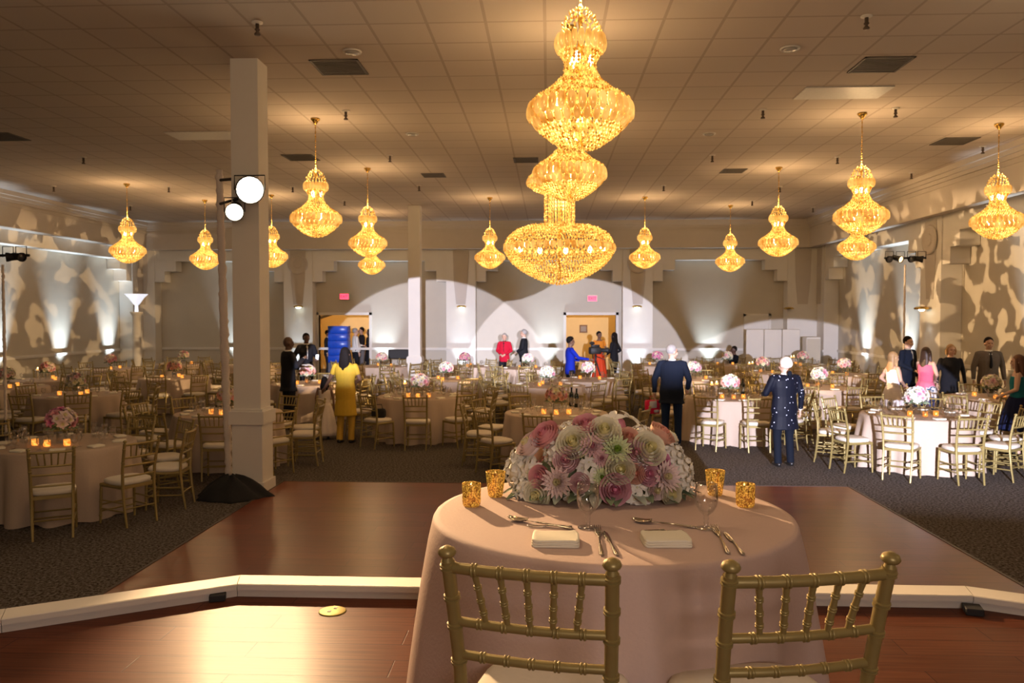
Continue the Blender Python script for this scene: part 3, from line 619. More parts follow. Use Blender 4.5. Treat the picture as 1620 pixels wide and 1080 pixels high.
# ------------------------------------------------------------------ chiavari chairs
def knots(mb, a, b, r, ts, n, gap=.008, dbl=True):
    a, b = Vector(a), Vector(b); d = (b-a).normalized()
    for t in ts:
        for k in ((-1, 1) if dbl else (0,)):
            c = a.lerp(b, t)+d*(k*gap*.55)
            mb.tube([c-d*gap*.45, c-d*gap*.22, c+d*gap*.22, c+d*gap*.45], [r, r*1.22, r*1.22, r], n)
def chair_parts(hi):
    n = 12 if hi else 6; K = hi
    P = {}
    def post(s):
        mb = MB(); pts = [(s*.172, -.265, 0), (s*.176, -.235, .2), (s*.180, -.215, .42), (s*.184, -.222, .60), (s*.190, -.255, .76), (s*.194, -.285, .885)]
        mb.tube(pts, [.012, .0145, .0165, .0165, .0165, .0165], n)
        if K:
            knots(mb, pts[4], pts[5], .0165, (.88,), n); knots(mb, pts[4], pts[5], .0165, (.25,), n); knots(mb, pts[3], pts[4], .0165, (.15, .74), n); knots(mb, pts[1], pts[2], .0155, (.5,), n); knots(mb, pts[0], pts[1], .0135, (.5,), n)
        else:
            knots(mb, pts[4], pts[5], .0165, (.5,), n, .02, False); knots(mb, pts[3], pts[4], .0165, (.5,), n, .02, False)
        e = Vector(pts[5]); mb.tube([e-Vector((0,0,.005)), e+Vector((0,-.002,.010)), e+Vector((0,-.003,.014)), e+Vector((0,-.004,.020)), e+Vector((0,-.005,.029)), e+Vector((0,-.006,.036))], [.015, .0115, .019, .0225, .019, .007], n)
        return mb
    P['back_post'] = [post(-1), post(1)]
    def fleg(s):
        mb = MB(); a, b = (s*.196, .165, 0), (s*.188, .152, .42); mb.tube([a, Vector(a).lerp(Vector(b), .5), b], [.0115, .0155, .0155], n); knots(mb, a, b, .0145, (.2, .55, .85), n, .010 if hi else .02, hi); return mb
    P['leg'] = [fleg(-1), fleg(1)]
    def rail(z, y, x, r, kn=True):
        mb = MB(); pts = [(x*u, y-.016*(1-u*u), z) for u in (-1, -.5, 0, .5, 1)]; mb.tube(pts, r, n)
        if K and kn:
            for u in (-.66, -.33, 0, .33, .66): knots(mb, (x*(u-.1), y-.016*(1-u*u), z), (x*(u+.1), y-.016*(1-u*u), z), r, (.5,), n)
        return mb
    RZ = [(.868, -.281, .193, .0135), (.728, -.247, .188, .0115), (.640, -.228, .184, .0115), (.528, -.218, .181, .0105)]
    P['back_rail'] = [rail(*RZ[0]), rail(*RZ[1]), rail(*RZ[2]), rail(*RZ[3])]
    sp = []
    for u in (-.66, -.33, 0, .33, .66):
        mb = MB(); a = Vector((.193*u, -.281-.016*(1-u*u), .866)); b = Vector((.176*u*.93, -.247-.016*(1-u*u), .73))
        mb.tube([a, a.lerp(b, .1), a.lerp(b, .3), a.lerp(b, .5), a.lerp(b, .8), b], [.0075, .0085, .0068, .0082, .0082, .006], n)
        if K: knots(mb, a, b, .0082, (.3, .55, .78), n, .006)
        sp.append(mb)
    P['spindle'] = sp
    fr = MB()
    fr.rings([[(x*sx, y, z) for x, y in ((-.19, -.212), (.19, -.212), (.20, .165), (-.20, .165))] for z, sx in ((.395, .97), (.40, 1), (.425, 1), (.43, .97))])
    P['seat_frame'] = [fr]
    st = []
    for z in (.13, .20):
        st.append(MB().tube([(-.193, .160, z), (.193, .160, z)], .009, n))
    for s in (-1, 1): st.append(MB().tube([(s*.175, -.24, .16), (s*.193, .163, .16)], .009, n)); st.append(MB().tube([(s*.177, -.228, .25), (s*.191, .158, .25)], .009, n))
    st.append(MB().tube([(-.175, -.235, .19), (.175, -.235, .19)], .009, n))
    for mb in st:
        pass
    P['stretcher'] = st
    cu = MB(); N = 28 if hi else 16; rs = []
    def sq(a, rx, ry, cy, z):
        c, s_ = math.cos(a), math.sin(a); e = .55
        return (rx*math.copysign(abs(c)**e, c), cy+ry*math.copysign(abs(s_)**e, s_), z)
    for z, k in ((.430, .97), (.438, 1.02), (.462, 1.04), (.476, 1.0), (.484, .9), (.488, .6), (.489, .2)): rs.append([sq(2*PI*j/N, .198*k, .186*k, -.023, z) for j in range(N)])
    cu.rings(rs); P['seat_cushion'] = [cu]
    return P
def build_chair(hi):
    t = thing('dining_chair', '', 'chair')
    for nm, L in chair_parts(hi).items():
        for mb in L: mb.obj(nm, CUSH if nm == 'seat_cushion' else GOLD, t, True, 60)
    return t
def chair_flat():
    mb = MB(); P = chair_parts(False)
    for nm, L in P.items():
        for q in L:
            mb.cur = 1 if nm == 'seat_cushion' else 0; mb.add(q.v, q.f)
    return mb.mesh('dining_chair', [GOLD, CUSH])
CH_HI = build_chair(True); CH_MD = None; CH_LO = chair_flat()
def place(o, x, y, rz, z=0): o.location = (x, y, z); o.rotation_euler = (0, 0, rz)
def lift(mb_h): return at_h
# the two head table chairs
def from_finials(o, L, Rr):
    a = at_h(*L, STAGE+.92); b = at_h(*Rr, STAGE+.92); m = (a+b)/2; d = b-a; rz = math.atan2(d.y, d.x)
    off = Matrix.Rotation(rz, 3, 'Z') @ Vector((0, -.29, 0)); place(o, m.x-off.x, m.y-off.y, rz, STAGE)
from_finials(CH_HI, (711, 864), (964, 883)); tag(CH_HI, 'left of the two gold chairs at the head table, seen from behind', 'chair', 'gold chairs at the head table')
c2 = copy_tree(CH_HI); from_finials(c2, (1167, 886), (1400, 874)); c2['label'] = 'right of the two gold chairs at the head table, seen from behind'

# ------------------------------------------------------------------ tables
def cloth_mesh(rad, h, spread, folds, amp, seed, n=160, sharp=1.0, m=10):
    rnd = random.Random(seed); ph = [rnd.uniform(0, 2*PI) for _ in range(4)]; fr = [folds, folds+3, folds*2-1, 3]
    mb = MB(); rs = []
    def wob(a): return (.5*math.sin(fr[0]*a+ph[0])+.3*math.sin(fr[1]*a+ph[1])+.14*math.sin(fr[2]*a+ph[2])+.15*math.sin(fr[3]*a+ph[3]))
    rs.append([(rad*.0015*math.cos(2*PI*j/n), rad*.0015*math.sin(2*PI*j/n), h) for j in range(n)])
    for k in (.4, .8, .96): rs.append([(rad*k*math.cos(2*PI*j/n), rad*k*math.sin(2*PI*j/n), h) for j in range(n)])
    rs.append([((rad-.004)*math.cos(2*PI*j/n), (rad-.004)*math.sin(2*PI*j/n), h-.003) for j in range(n)])
    rs.append([(rad*1.004*math.cos(2*PI*j/n), rad*1.004*math.sin(2*PI*j/n), h-.014) for j in range(n)])
    for i in range(1, m+1):
        t = i/m; z = h-.014-(h-.022)*t; r2 = []
        for j in range(n):
            a = 2*PI*j/n; rr = rad*1.004+spread*t**.85+amp*wob(a)*(t**.7)*(1+.15*math.sin(3*t+a*2)); r2.append((rr*math.cos(a), rr*math.sin(a), z+(.006*math.sin(a*folds) if i == m else 0)))
        rs.append(r2)
    mb.rings(rs, cap=False); return mb
def build_table(loc, rad, label, seed, mt, n=120, folds=13, amp=.055, spread=.09, group=None, h=.76):
    t = thing('round_table', label, 'table', loc, 0, group)
    cloth_mesh(rad, h, spread, folds, amp, seed, n).obj('tablecloth', mt, t, True)
    MB().lathe([(rad-.02, h-.03), (rad-.01, h-.02), (rad-.02, h-.006)], 40).obj('tabletop', BEAMW, t)
    mb = MB(); mb.lathe([(.05, .06), (.045, h-.03)], 10)
    for k in range(4):
        a = PI/4+k*PI/2; mb.tube([(0, 0, .08), (.4*math.cos(a), .4*math.sin(a), .02)], .02, 6)
    mb.obj('pedestal', BLACK, t)
    return t

# ---- flowers
def petal(mb, M, L, W, curl, cup, nl=5, nw=5, tip=.0):
    P = []
    for i in range(nl):
        u = i/(nl-1); row = []
        wd = W*math.sin(PI*min(1, .18+u*.80))**.7*(1 if u < 1 else .55)
        for j in range(nw):
            v = (j/(nw-1)-.5)*2
            x = v*wd/2; y = L*u*math.cos(curl*u*.6); z = L*u*math.sin(curl*u*.6)+cup*(v*v)*wd*.5+tip*u*u*L
            row.append(M @ Vector((x, y, z)))
        P.append(row)
    mb.grid(P)
def pm(az, el, r0=0, z0=0):  # petal frame: leaves centre at azimuth, raised by elevation
    return Matrix.Rotation(az, 4, 'Z') @ Matrix.Translation((0, r0, z0)) @ Matrix.Rotation(el, 4, 'X')
def rose(r, rnd, opened=.6, layers=6):
    """cupped petals in overlapping layers round a tight heart"""
    mb = MB(); az = rnd.uniform(0, 6)
    for l in range(layers):
        f = l/(layers-1); k = (3, 3, 4, 5, 5, 6, 7)[l]; rl = r*(.16+.84*f); hgt = r*(.95-.50*f*opened-.10*f); fl = r*(.02+.30*f*f*opened); b0 = -.35*r
        for i in range(k):
            a0 = az+2*PI*i/k+rnd.uniform(-.12, .12); wdt = 2*PI/k*.86; P = []
            for iu in range(6):
                u = iu/5; row = []
                for iv in range(6):
                    v = (iv/5-.5)*2; top = 1-.16*v*v-.10*abs(v)**3
                    uu = u*top; rr = rl*(.30+.70*math.sin(min(1, uu*1.25)*PI/2))+fl*uu**3*(1-.3*v*v)+r*.03*math.sin(3*v+i)*u
                    a = a0+v*wdt*(.45+.55*math.sin(min(1, uu*1.6)*PI/2)); z = b0+(hgt-b0)*uu-(fl*.55*max(0, uu-.8)*3 if f > .4 else 0)
                    row.append((rr*math.cos(a), rr*math.sin(a), z))
                P.append(row)
            mb.cur = 1 if f < .35 else 0
            mb.grid(P)
        az += .9
    mb.cur = 1; mb.ball((0, 0, r*.20), (r*.22, r*.22, r*.55), 10, 6)
    mb.cur = 0; mb.ball((0, 0, -r*.12), (r*.80, r*.80, r*.34), 14, 8)
    return mb
def mum(r, rnd, rows=5, per=17):
    mb = MB()
    for l in range(rows):
        f = l/(rows-1); k = int(per*(.6+.5*f)); el = R(72-66*f)
        for i in range(k):
            mb.cur = 1 if f < .35 else 0
            petal(mb, pm(2*PI*i/k+l*.31+rnd.uniform(-.06, .06), el+rnd.uniform(-.08, .08), r*.06, 0), r*(.42+.58*f), r*.26, .55, .7, 5, 3)
    mb.cur = 1; mb.ball((0, 0, r*.08), r*.16, 8, 5); return mb
def hydrangea(r, rnd, nn=46):
    mb = MB(); mb.cur = 0; mb.ball((0, 0, 0), r*.74, 10, 7)
    for i in range(nn):
        ph = math.acos(1-1.55*(i+.5)/nn); th = i*2.39996; d = Vector((math.sin(ph)*math.cos(th), math.sin(ph)*math.sin(th), math.cos(ph)))
        Q = Matrix.Translation(d*r*.86) @ d.to_track_quat('Z', 'Y').to_matrix().to_4x4() @ Matrix.Rotation(rnd.uniform(0, 3), 4, 'Z')
        for k in range(4): petal(mb, Q @ pm(k*PI/2, R(rnd.uniform(8, 35)), 0, 0), r*.25, r*.26, .4, .3, 3, 3)
    return mb
def orchid(r, rnd, nn=4):
    mb = MB()
    for i in range(nn):
        a = 2*PI*i/nn+rnd.uniform(-.4, .4); c = Vector((.45*r*math.cos(a), .45*r*math.sin(a), rnd.uniform(-.1, .25)*r)) if nn > 1 else Vector((0, 0, 0))
        d = (c+Vector((0, 0, r*.8))).normalized(); Q = Matrix.Translation(c) @ d.to_track_quat('Z', 'Y').to_matrix().to_4x4() @ Matrix.Rotation(rnd.uniform(0, 6), 4, 'Z')
        mb.cur = 0
        for k in range(5): petal(mb, Q @ pm(k*2*PI/5, R(18), r*.03, 0), r*.58, r*.36, -.5, .35, 5, 4)
        mb.cur = 1; mb.ball(Q @ Vector((0, 0, r*.06)), r*.07, 6, 4)
    return mb
def leafm(L, W):
    mb = MB(); P = []
    for i in range(8):
        u = i/7; wd = W*math.sin(PI*(u*.94+.04))**.8; P.append([Vector((v*wd/2, L*u, abs(v)*wd*.16-.25*L*u*u)) for v in (-1, -.5, 0, .5, 1)])
    mb.grid(P); return mb
def fm(name, col): return mat(name, col, .6, var=.05, scale=45, spec=.25)
FC = {'white': (fm('white_petal', (.88, .84, .74)), fm('white_heart', (.80, .76, .50))), 'cream': (fm('cream_petal', (.90, .84, .64)), fm('yellow_heart', (.92, .84, .44))),
      'pink': (fm('pink_petal', (.84, .48, .54)), fm('deep_pink_heart', (.76, .28, .40))), 'blush': (fm('blush_petal', (.86, .58, .58)), fm('rosy_heart', (.76, .34, .40))),
      'peach': (fm('peach_petal', (.88, .52, .38)), fm('coral_heart', (.80, .36, .26))), 'green': (fm('lime_petal', (.74, .80, .46)), fm('lime_heart', (.42, .60, .10))),
      'hot': (fm('magenta_petal', (.76, .30, .46)), fm('magenta_heart', (.64, .16, .34))), 'coral': (fm('coral_petal', (.86, .44, .44)), fm('coral_deep', (.80, .32, .36))), 'pale': (fm('pale_pink_petal', (.88, .70, .66)), fm('cream_heart', (.84, .74, .42)))}

# ------------------------------------------------------------------ head table
HT = Vector((.225, 2.85)); TH = .76; TZ = STAGE+TH
t = build_table((HT.x, HT.y, STAGE), .635, 'round head table on the stage under a floor-length blush tablecloth', 5, CLOTH, 320, 7, .04, .10)
def on_table(px, py): p = at_h(px, py, TZ); return Vector((p.x, p.y, TZ+.0005))
def vot(px, py, r0, r1, h, label, flare):
    p = on_table(px, py); t = thing('candle_holder', label, 'candle', p, 0, 'gold votive candles on the head table')
    mb = MB(); nn = 28
    mod = (lambda a, z: 1+.06*math.cos(4*a)*max(0, z/h-.6)) if flare else None
    prof = [(r0*.82, 0), (r0*.95, .006), (r0, .018), (r0*1.0+(r1-r0)*.5, h*.55), (r1, h-.003), (r1-.001, h), (r1-.003, h-.003), (r1*.9+0*r0, h*.55), (r0*.85, .012), (0, .010)]
    mb.lathe(prof, nn, cap=False, mod=mod).obj('mercury_glass', MERC, t)
    MB().lathe([(r0*.7, .012), (r0*.7, .028), (r0*.4, .03), (0, .03)], 14).obj('wax', WAXG, t)
    MB().lathe([(.001, .030), (.005, .038), (.004, .046), (.0006, .058)], 8).obj('flame', FLAME, t)
    light('POINT', 'candle_light', p+Vector((0, 0, .05)), .12, (1, .5, .16), shadow_soft_size=.008)
vot(746, 800, .034, .035, .085, 'short gold mercury glass votive at the left edge of the head table', False)
vot(784, 785, .030, .038, .098, 'tall flared gold votive left of the flowers', True)
vot(1131, 783, .030, .038, .098, 'tall flared gold votive right of the flowers', True)
vot(1179, 801, .034, .035, .085, 'short gold mercury glass votive at the right of the head table', False)
def goblet_mesh(hi=True):
    n = 28 if hi else 10
    prof = [(.0, .0), (.034, .001), (.034, .003), (.012, .007), (.006, .012), (.0085, .02), (.0065, .027), (.0095, .034), (.0075, .042), (.012, .048), (.024, .058), (.034, .075), (.0385, .098), (.037, .125), (.0345, .150), (.0332, .150), (.0357, .125), (.0372, .098), (.0325, .077), (.022, .061), (0, .053)]
    return MB().lathe(prof, n, cap=False)
def spot(px, py, nm, lab, cat, z=0, rz=0, grp=None):
    p = on_table(px, py); return thing(nm, lab, cat, p+Vector((0, 0, z)), rz, grp)
for px, py, lab in ((930, 835, 'empty stemmed water goblet in front of the flowers, left place'), (1117, 836, 'empty stemmed water goblet at the right place of the head table')):
    p = on_table(px, py); o = goblet_mesh().obj('water_goblet', GLASS); o.location = p; tag(o, lab, 'glass', 'water goblets on the head table')
def napkin_mesh(wd, dp, th, hi=True):
    mb = MB()
    for k in range(3 if hi else 1):
        z0 = th*k/3 if hi else 0; z1 = z0+(th/3 if hi else th); w_, d_ = wd*(1-.012*k), dp*(1-.012*k); rs = []; N = 24
        for z, s in ((z0, .985), (z0+(z1-z0)*.3, 1), (z0+(z1-z0)*.75, 1), (z1-.0002, .985), (z1, .9)):
            rs.append([(w_/2*s*math.copysign(abs(math.cos(2*PI*j/N+.13))**.25, math.cos(2*PI*j/N+.13)), d_/2*s*math.copysign(abs(math.sin(2*PI*j/N+.13))**.25, math.sin(2*PI*j/N+.13)), z+(.002*math.sin(5*j) if hi and z > z0 else 0)) for j in range(N)])
        mb.rings(rs)
    return mb
for px, py, rz, lab in ((879, 858, -.02, 'folded ivory napkin at the left place of the head table'), (1053, 858, .03, 'folded ivory napkin at the right place of the head table')):
    o = napkin_mesh(.148, .125, .022).obj('folded_napkin', NAPK); o.location = on_table(px, py); o.rotation_euler.z = rz; tag(o, lab, 'napkin', 'folded ivory napkins on the head table')
def flatbar(pts, wds, th=.0022, z=.002):
    """strip along y with half widths; returns mesh"""
    mb = MB(); rs = []
    for (y, zz), wd in zip(pts, wds): rs.append([(-wd, y, zz), (-wd*.6, y, zz+th), (wd*.6, y, zz+th), (wd, y, zz), (wd*.6, y, zz-th*.4), (-wd*.6, y, zz-th*.4)])
    return mb.rings(rs)
def cutlery(kind, A, B, lab):
    """A = handle end, B = working end, in picture points on the table"""
    a, b = on_table(*A), on_table(*B); d = b-a; L = d.length; rz = math.atan2(-d.x, d.y)
    t = thing(kind, lab, kind.split('_')[-1], a, rz, 'silver cutlery on the head table')
    hl = L*.55
    mb = flatbar([(0, .003), (L*.03, .003), (L*.1, .0035), (L*.3, .005), (hl, .006)], [.004, .008, .0075, .0045, .003], .0035)
    for k in (.06, .12): mb.ball((0, L*k, .004), (.008, .003, .004), 8, 4)
    mb.obj('handle', SILVER, t)
    if kind == 'dinner_fork':
        mb = flatbar([(hl, .006), (L*.66, .005), (L*.72, .004), (L*.76, .004)], [.003, .007, .0115, .012], .002)
        for k in range(4):
            x = -.0095+k*.00633; mb.tube([(x, L*.755, .0045), (x, L*.88, .003), (x, L, .008)], [(.0019, .0014), (.0019, .0014), (.0008, .0008)], 6)
        mb.obj('tines', SILVER, t)
    elif kind == 'dinner_knife':
        flatbar([(hl, .005), (hl+.01, .004), (L*.75, .004), (L*.93, .004), (L, .004)], [.004, .0085, .0095, .008, .002], .0012).obj('blade', SILVER, t)
    else:
        flatbar([(hl, .006), (L*.66, .006), (L*.72, .006)], [.003, .003, .006], .002).obj('neck', SILVER, t)
        P = []
        for i in range(9):
            u = i/8; wd = .021*math.sin(PI*(.08+.88*u))**.6; P.append([(v*wd, L*(.70+.30*u), .002+.007*(v*v)+.006*(2*u-1)**2) for v in (-1, -.6, -.2, .2, .6, 1)])
        o = MB().grid(P).obj('bowl', SILVER, t); m_ = o.modifiers.new('s', 'SOLIDIFY'); m_.thickness = .0015
cutlery('serving_spoon', (906, 838), (804, 822), 'silver spoon lying across the top of the left place setting')
cutlery('dinner_knife', (905, 835), (834, 833), 'silver butter knife lying beside the left place spoon')
cutlery('serving_spoon', (1101, 836), (1001, 825), 'silver spoon lying across the top of the right place setting')
cutlery('dinner_knife', (1014, 842), (1081, 841), 'dark knife lying behind the right napkin')
cutlery('dinner_fork', (952, 880), (945, 834), 'silver fork between the two place settings')
cutlery('dinner_knife', (976, 880), (956, 842), 'silver knife beside the fork between the two place settings')
cutlery('dinner_fork', (1152, 877), (1129, 833), 'silver fork right of the right napkin')
cutlery('dinner_knife', (1176, 879), (1146, 843), 'silver knife at far right of the head table')

# flower arrangement
FL = Vector((at_h(950, 786, TZ).x, 3.12, TZ+.002)); AX, BY, CZ = .335, .185, .285
arr = thing('flower_arrangement', 'low dome of pink, cream and white flowers at the centre of the head table', 'flowers', FL)
mb = MB(); mb.ball((0, 0, .02), (AX*.80, BY*.75, CZ*.72), 20, 12); mb.v = [(x, y, max(z, .001)) for x, y, z in mb.v]
mb.obj('foliage_base', LEAF, arr)
rnd = random.Random(3)
BL = [('coral', 'rose', 868, 697, 44), ('white', 'hydrangea', 902, 684, 40), ('coral', 'rose', 928, 679, 36), ('cream', 'garden', 909, 704, 46), ('cream', 'garden', 955, 688, 44), ('white', 'orchid1', 984, 672, 52), ('white', 'hydrangea', 1018, 690, 38),
      ('cream', 'garden', 1020, 713, 46), ('peach', 'rose', 1044, 697, 40), ('blush', 'rose', 898, 726, 36), ('blush', 'mum', 936, 706, 42), ('green', 'mum', 973, 711, 46), ('blush', 'rose', 1001, 716, 34), ('peach', 'rose', 992, 694, 28),
      ('cream', 'rose', 976, 738, 40), ('white', 'orchid', 931, 738, 44), ('pale', 'mum', 885, 757, 50), ('coral', 'rose', 858, 752, 32), ('white', 'orchid', 839, 738, 44), ('white', 'hydrangea', 816, 750, 54), ('pale', 'rose', 843, 712, 40), ('white', 'hydrangea', 880, 712, 42),
      ('cream', 'garden', 856, 778, 40), ('green', 'mum', 950, 748, 30), ('pink', 'rose', 968, 765, 42), ('peach', 'rose', 999, 744, 28), ('pink', 'rose', 1019, 746, 32), ('hot', 'rose', 1042, 729, 26), ('pale', 'mum', 1046, 752, 50), ('white', 'orchid', 1011, 776, 50),
      ('white', 'hydrangea', 1080, 745, 52), ('white', 'hydrangea', 1066, 721, 46), ('white', 'hydrangea', 1087, 768, 40), ('cream', 'rose', 1053, 777, 34), ('white', 'hydrangea', 829, 776, 44), ('white', 'hydrangea', 1012, 727, 30), ('blush', 'rose', 917, 757, 28), ('blush', 'mum', 950, 722, 30),
      ('white', 'orchid1', 905, 775, 26), ('pale', 'rose', 1032, 770, 26), ('white', 'hydrangea', 818, 728, 34), ('cream', 'rose', 1066, 700, 22)]
def bloom(kind, r, rnd):
    if kind == 'rose': return rose(r, rnd, .42, 6)
    if kind == 'garden': return rose(r*1.0, rnd, .62, 6)
    if kind == 'mum': return mum(r, rnd)
    if kind == 'hydrangea': return hydrangea(r, rnd)
    if kind == 'orchid1': return orchid(r*1.3, rnd, 2)
    return orchid(r, rnd)
NMK = {'rose': 'rose', 'garden': 'garden_rose', 'mum': 'chrysanthemum', 'hydrangea': 'hydrangea', 'orchid': 'orchid', 'orchid1': 'orchid'}
CNM = {'coral': 'coral pink', 'white': 'white', 'cream': 'cream yellow', 'peach': 'peach', 'blush': 'soft pink', 'green': 'lime green', 'pale': 'pale pink', 'pink': 'bright pink', 'hot': 'magenta'}
def put_bloom(col, kind, r, x, z, back=False):
    q = 1-(x/AX)**2-((z-.02)/CZ)**2; y = -BY*math.sqrt(max(q, .0)) if not back else BY*math.sqrt(max(q, 0))
    nrm = Vector((x/AX**2, y/BY**2*.9, (z-.02)/CZ**2)).normalized()
    mb = bloom(kind, r, rnd); Mx = Matrix.Translation(Vector((x, y, z))-nrm*r*{'rose': -.12, 'garden': -.15, 'mum': -.20, 'hydrangea': .30}.get(kind, .0)) @ nrm.to_track_quat('Z', 'Y').to_matrix().to_4x4() @ Matrix.Rotation(rnd.uniform(0, 6), 4, 'Z')
    mb.xf(Mx); mb.v = [(a_, b_, max(c_, .001+.0004*(i_ % 5))) for i_, (a_, b_, c_) in enumerate(mb.v)]; o = mb.obj(NMK[kind], list(FC[col]), arr); o['label'] = CNM[col]+' '+NMK[kind].replace('_', ' ')
for col, kind, px, py, sz in BL:
    p = at_y(px, py, FL.y-.10)-FL; put_bloom(col, kind, sz/2/410*(1.12 if kind not in ('rose', 'garden', 'mum') else 1.05), p.x, max(.02, p.z))
for i in range(16):
    a = -.1+i*.21; put_bloom(rnd.choice(list(FC)), rnd.choice(['rose', 'mum', 'hydrangea', 'garden']), .045, AX*.85*math.cos(a*1.0), .03+CZ*.75*math.sin(a)*(.5+.5*(i % 2)), True)
for i in range(20):
    a = PI+PI*(i+.5)/20; x, y = AX*.86*math.cos(a), BY*.82*math.sin(a)
    mb = leafm(rnd.uniform(.09, .13), rnd.uniform(.035, .05)); mb.xf(Matrix.Translation((x, y, .035)) @ Matrix.Rotation(a-PI/2+rnd.uniform(-.5, .5), 4, 'Z') @ Matrix.Rotation(rnd.uniform(-.1, .1), 4, 'X'))
    mb.v = [(x_, y_, max(z_, .002)) for x_, y_, z_ in mb.v]
    mb.obj('leaf', LEAF if i % 3 else LEAF2, arr)
for px, py, az in ((840, 786, .8), (1020, 788, -2.4), (925, 784, 2.6), (992, 784, 2.9), (1060, 786, -2.7), (953, 787, 3.3)):
    p = on_table(px, py)-FL; mb = leafm(.11, .045); mb.xf(Matrix.Translation((p.x, p.y+.03, .03)) @ Matrix.Rotation(az, 4, 'Z')); mb.v = [(x_, y_, max(z_, .002)) for x_, y_, z_ in mb.v]; mb.obj('leaf', LEAF, arr)

# ------------------------------------------------------------------ guest tables
# (picture point of table-top centre, first-chair angle, description, flower colour, detail, tall candles, candles, flower picture point)
TB = [((98, 700), -8, 'big table nearest the left edge', 'mixpink', 2), ((362, 652), -20, 'table partly behind the near pillar', 'mixpeach', 2),
      ((120, 624), -4, 'second table from the left foreground', 'mixpale', 1), ((276, 597), 10, 'table by the left back, behind the wrapped pole', 'mixpeach', 1),
      ((175, 583), 20, 'far left table with the deep pink bouquet', 'mixpink', 0), ((10, 612), 15, 'table at the left picture edge', 'mixpale', 1),
      ((75, 600), 0, 'far left table with floating candles', 'mixpeach', 0), ((400, 577), 12, 'back table just right of the near pillar', 'mixpale', 0),
      ((665, 626), 7, 'middle table behind the yellow dress', 'mixpeach', 2), ((880, 652), -11, 'table right behind the head table flowers', 'mixpeach', 2),
      ((1450, 655), 3, 'brightly lit table at right', 'mixwhite', 2), ((1155, 628), -28, 'table between the suited man and sequined jacket', 'mixpeach', 2),
      ((1296, 612), 9, 'lit table right of the sequined jacket', 'mixwhite', 1), ((1098, 599), 14, 'lit table behind the suited man', 'mixwhite', 1),
      ((1206, 589), 4, 'back table with floating candles, right of centre', 'mixpeach', 0), ((866, 609), 12, 'white-lit table at centre', 'mixwhite', 1),
      ((1568, 628), 22, 'table before the grey-suited man', 'mixpale', 1), ((487, 606), 2, 'table behind the two men in dark suits', 'mixpeach', 1),
      ((604, 579), 18, 'back table by the left doorway', 'mixpeach', 0), ((706, 600), -6, 'table behind the middle table', 'mixwhite', 1),
      ((735, 579), 8, 'back table before the middle pilaster', 'mixpink', 0), ((835, 582), 0, 'back table before the standing man in black', 'mixpale', 0),
      ((1270, 577), 16, 'back right table with glowing candles', 'mixpeach', 0), ((1040, 577), 5, 'back table right of the right doorway', 'mixpink', 0),
      ((1150, 577), 12, 'rear table by the seated person', 'mixpale', 0), ((930, 600), 30, 'table in front of the camera tripod', 'mixpale', 0),
      ((1335, 592), 10, 'table by the right wall uplight', 'mixpeach', 0), ((290, 575), 0, 'rearmost table at left', 'mixpale', 0)]
FLR = {'mixpink': ['pink', 'coral', 'pale', 'hot'], 'mixpeach': ['peach', 'pale', 'coral', 'cream'], 'mixpale': ['pale', 'blush', 'cream', 'white'], 'mixwhite': ['white', 'white', 'blush', 'pink', 'white']}
def bouquet_mesh(mix, seed, r=.17):
    rnd = random.Random(seed); mb = MB(); cols = FLR[mix]; mats = []
    for c in cols: mats += list(FC[c])
    mats.append(LEAF); L = len(mats)-1
    mb.cur = L; mb.ball((0, 0, 0), (r*.8, r*.8, r*.7), 10, 7)
    for i in range(12):
        a = i*2.4; mb.tube([(r*.6*math.cos(a), r*.6*math.sin(a), -r*.45), (r*1.05*math.cos(a), r*1.05*math.sin(a), -r*.6)], [.02, .004], 5)
    nn = 26
    for i in range(nn):
        z = 1-1.5*(i+.5)/nn; th = i*2.39996; q = math.sqrt(max(0, 1-z*z)); d = Vector((q*math.cos(th), q*math.sin(th), z)); k = rnd.randrange(len(cols))
        b = MB(); rr = r*rnd.uniform(.30, .40); az = 0
        for l, (n_, el, ll) in enumerate(((3, 75, .7), (4, 50, .95), (5, 25, 1.1))):
            for j in range(n_):
                b.cur = 2*k+(1 if l == 0 else 0); petal(b, pm(2*PI*j/n_+l, R(el), 0, 0), rr*ll, rr*1.0, -.4, .5, 3, 3)
        b.xf(Matrix.Translation(Vector((d.x, d.y, d.z*.85))*r*.78) @ d.to_track_quat('Z', 'Y').to_matrix().to_4x4())
        n = len(mb.v); mb.v += b.v; mb.f += [tuple(x+n for x in f) for f in b.f]; mb.m += b.m
    return mb.mesh('bouquet', mats)
BQ = {m_: [bouquet_mesh(m_, 10*i+j) for j in range(2)] for i, m_ in enumerate(FLR)}
gob_lo = goblet_mesh(False).mesh('water_goblet', GLASS); nap_lo = napkin_mesh(.15, .12, .02, False).mesh('folded_napkin', NAPK)
vase_me = MB().lathe([(0, 0), (.05, 0), (.055, .01), (.06, .12), (.058, .12), (.05, .012), (0, .01)], 14, cap=False).mesh('glass_vase', GLASS)
vot_me = MB().lathe([(0, 0), (.030, 0), (.036, .01), (.036, .07), (.034, .07), (.03, .012), (0, .01)], 10, cap=False).mesh('candle_holder', VGLOW)
fl_me = MB().ball((0, 0, .035), (.010, .010, .020), 6, 4).mesh('flame', FLAME)
tallv = MB().lathe([(0, 0), (.045, 0), (.045, .24), (.043, .24), (.04, .01), (0, .01)], 12, cap=False).mesh('cylinder_vase', GLASS)
flt = MB().lathe([(0, .20), (.035, .2), (.038, .225), (.02, .235), (0, .235)], 12).mesh('floating_candle', WAXG)
plate_me = MB().lathe([(0, .003), (.07, .003), (.10, .012), (.125, .014), (.125, .010), (.07, 0), (0, 0)], 18, cap=False).mesh('plate', mat('white_china', (.85, .82, .76), .2))
chairs = []; tcent = []
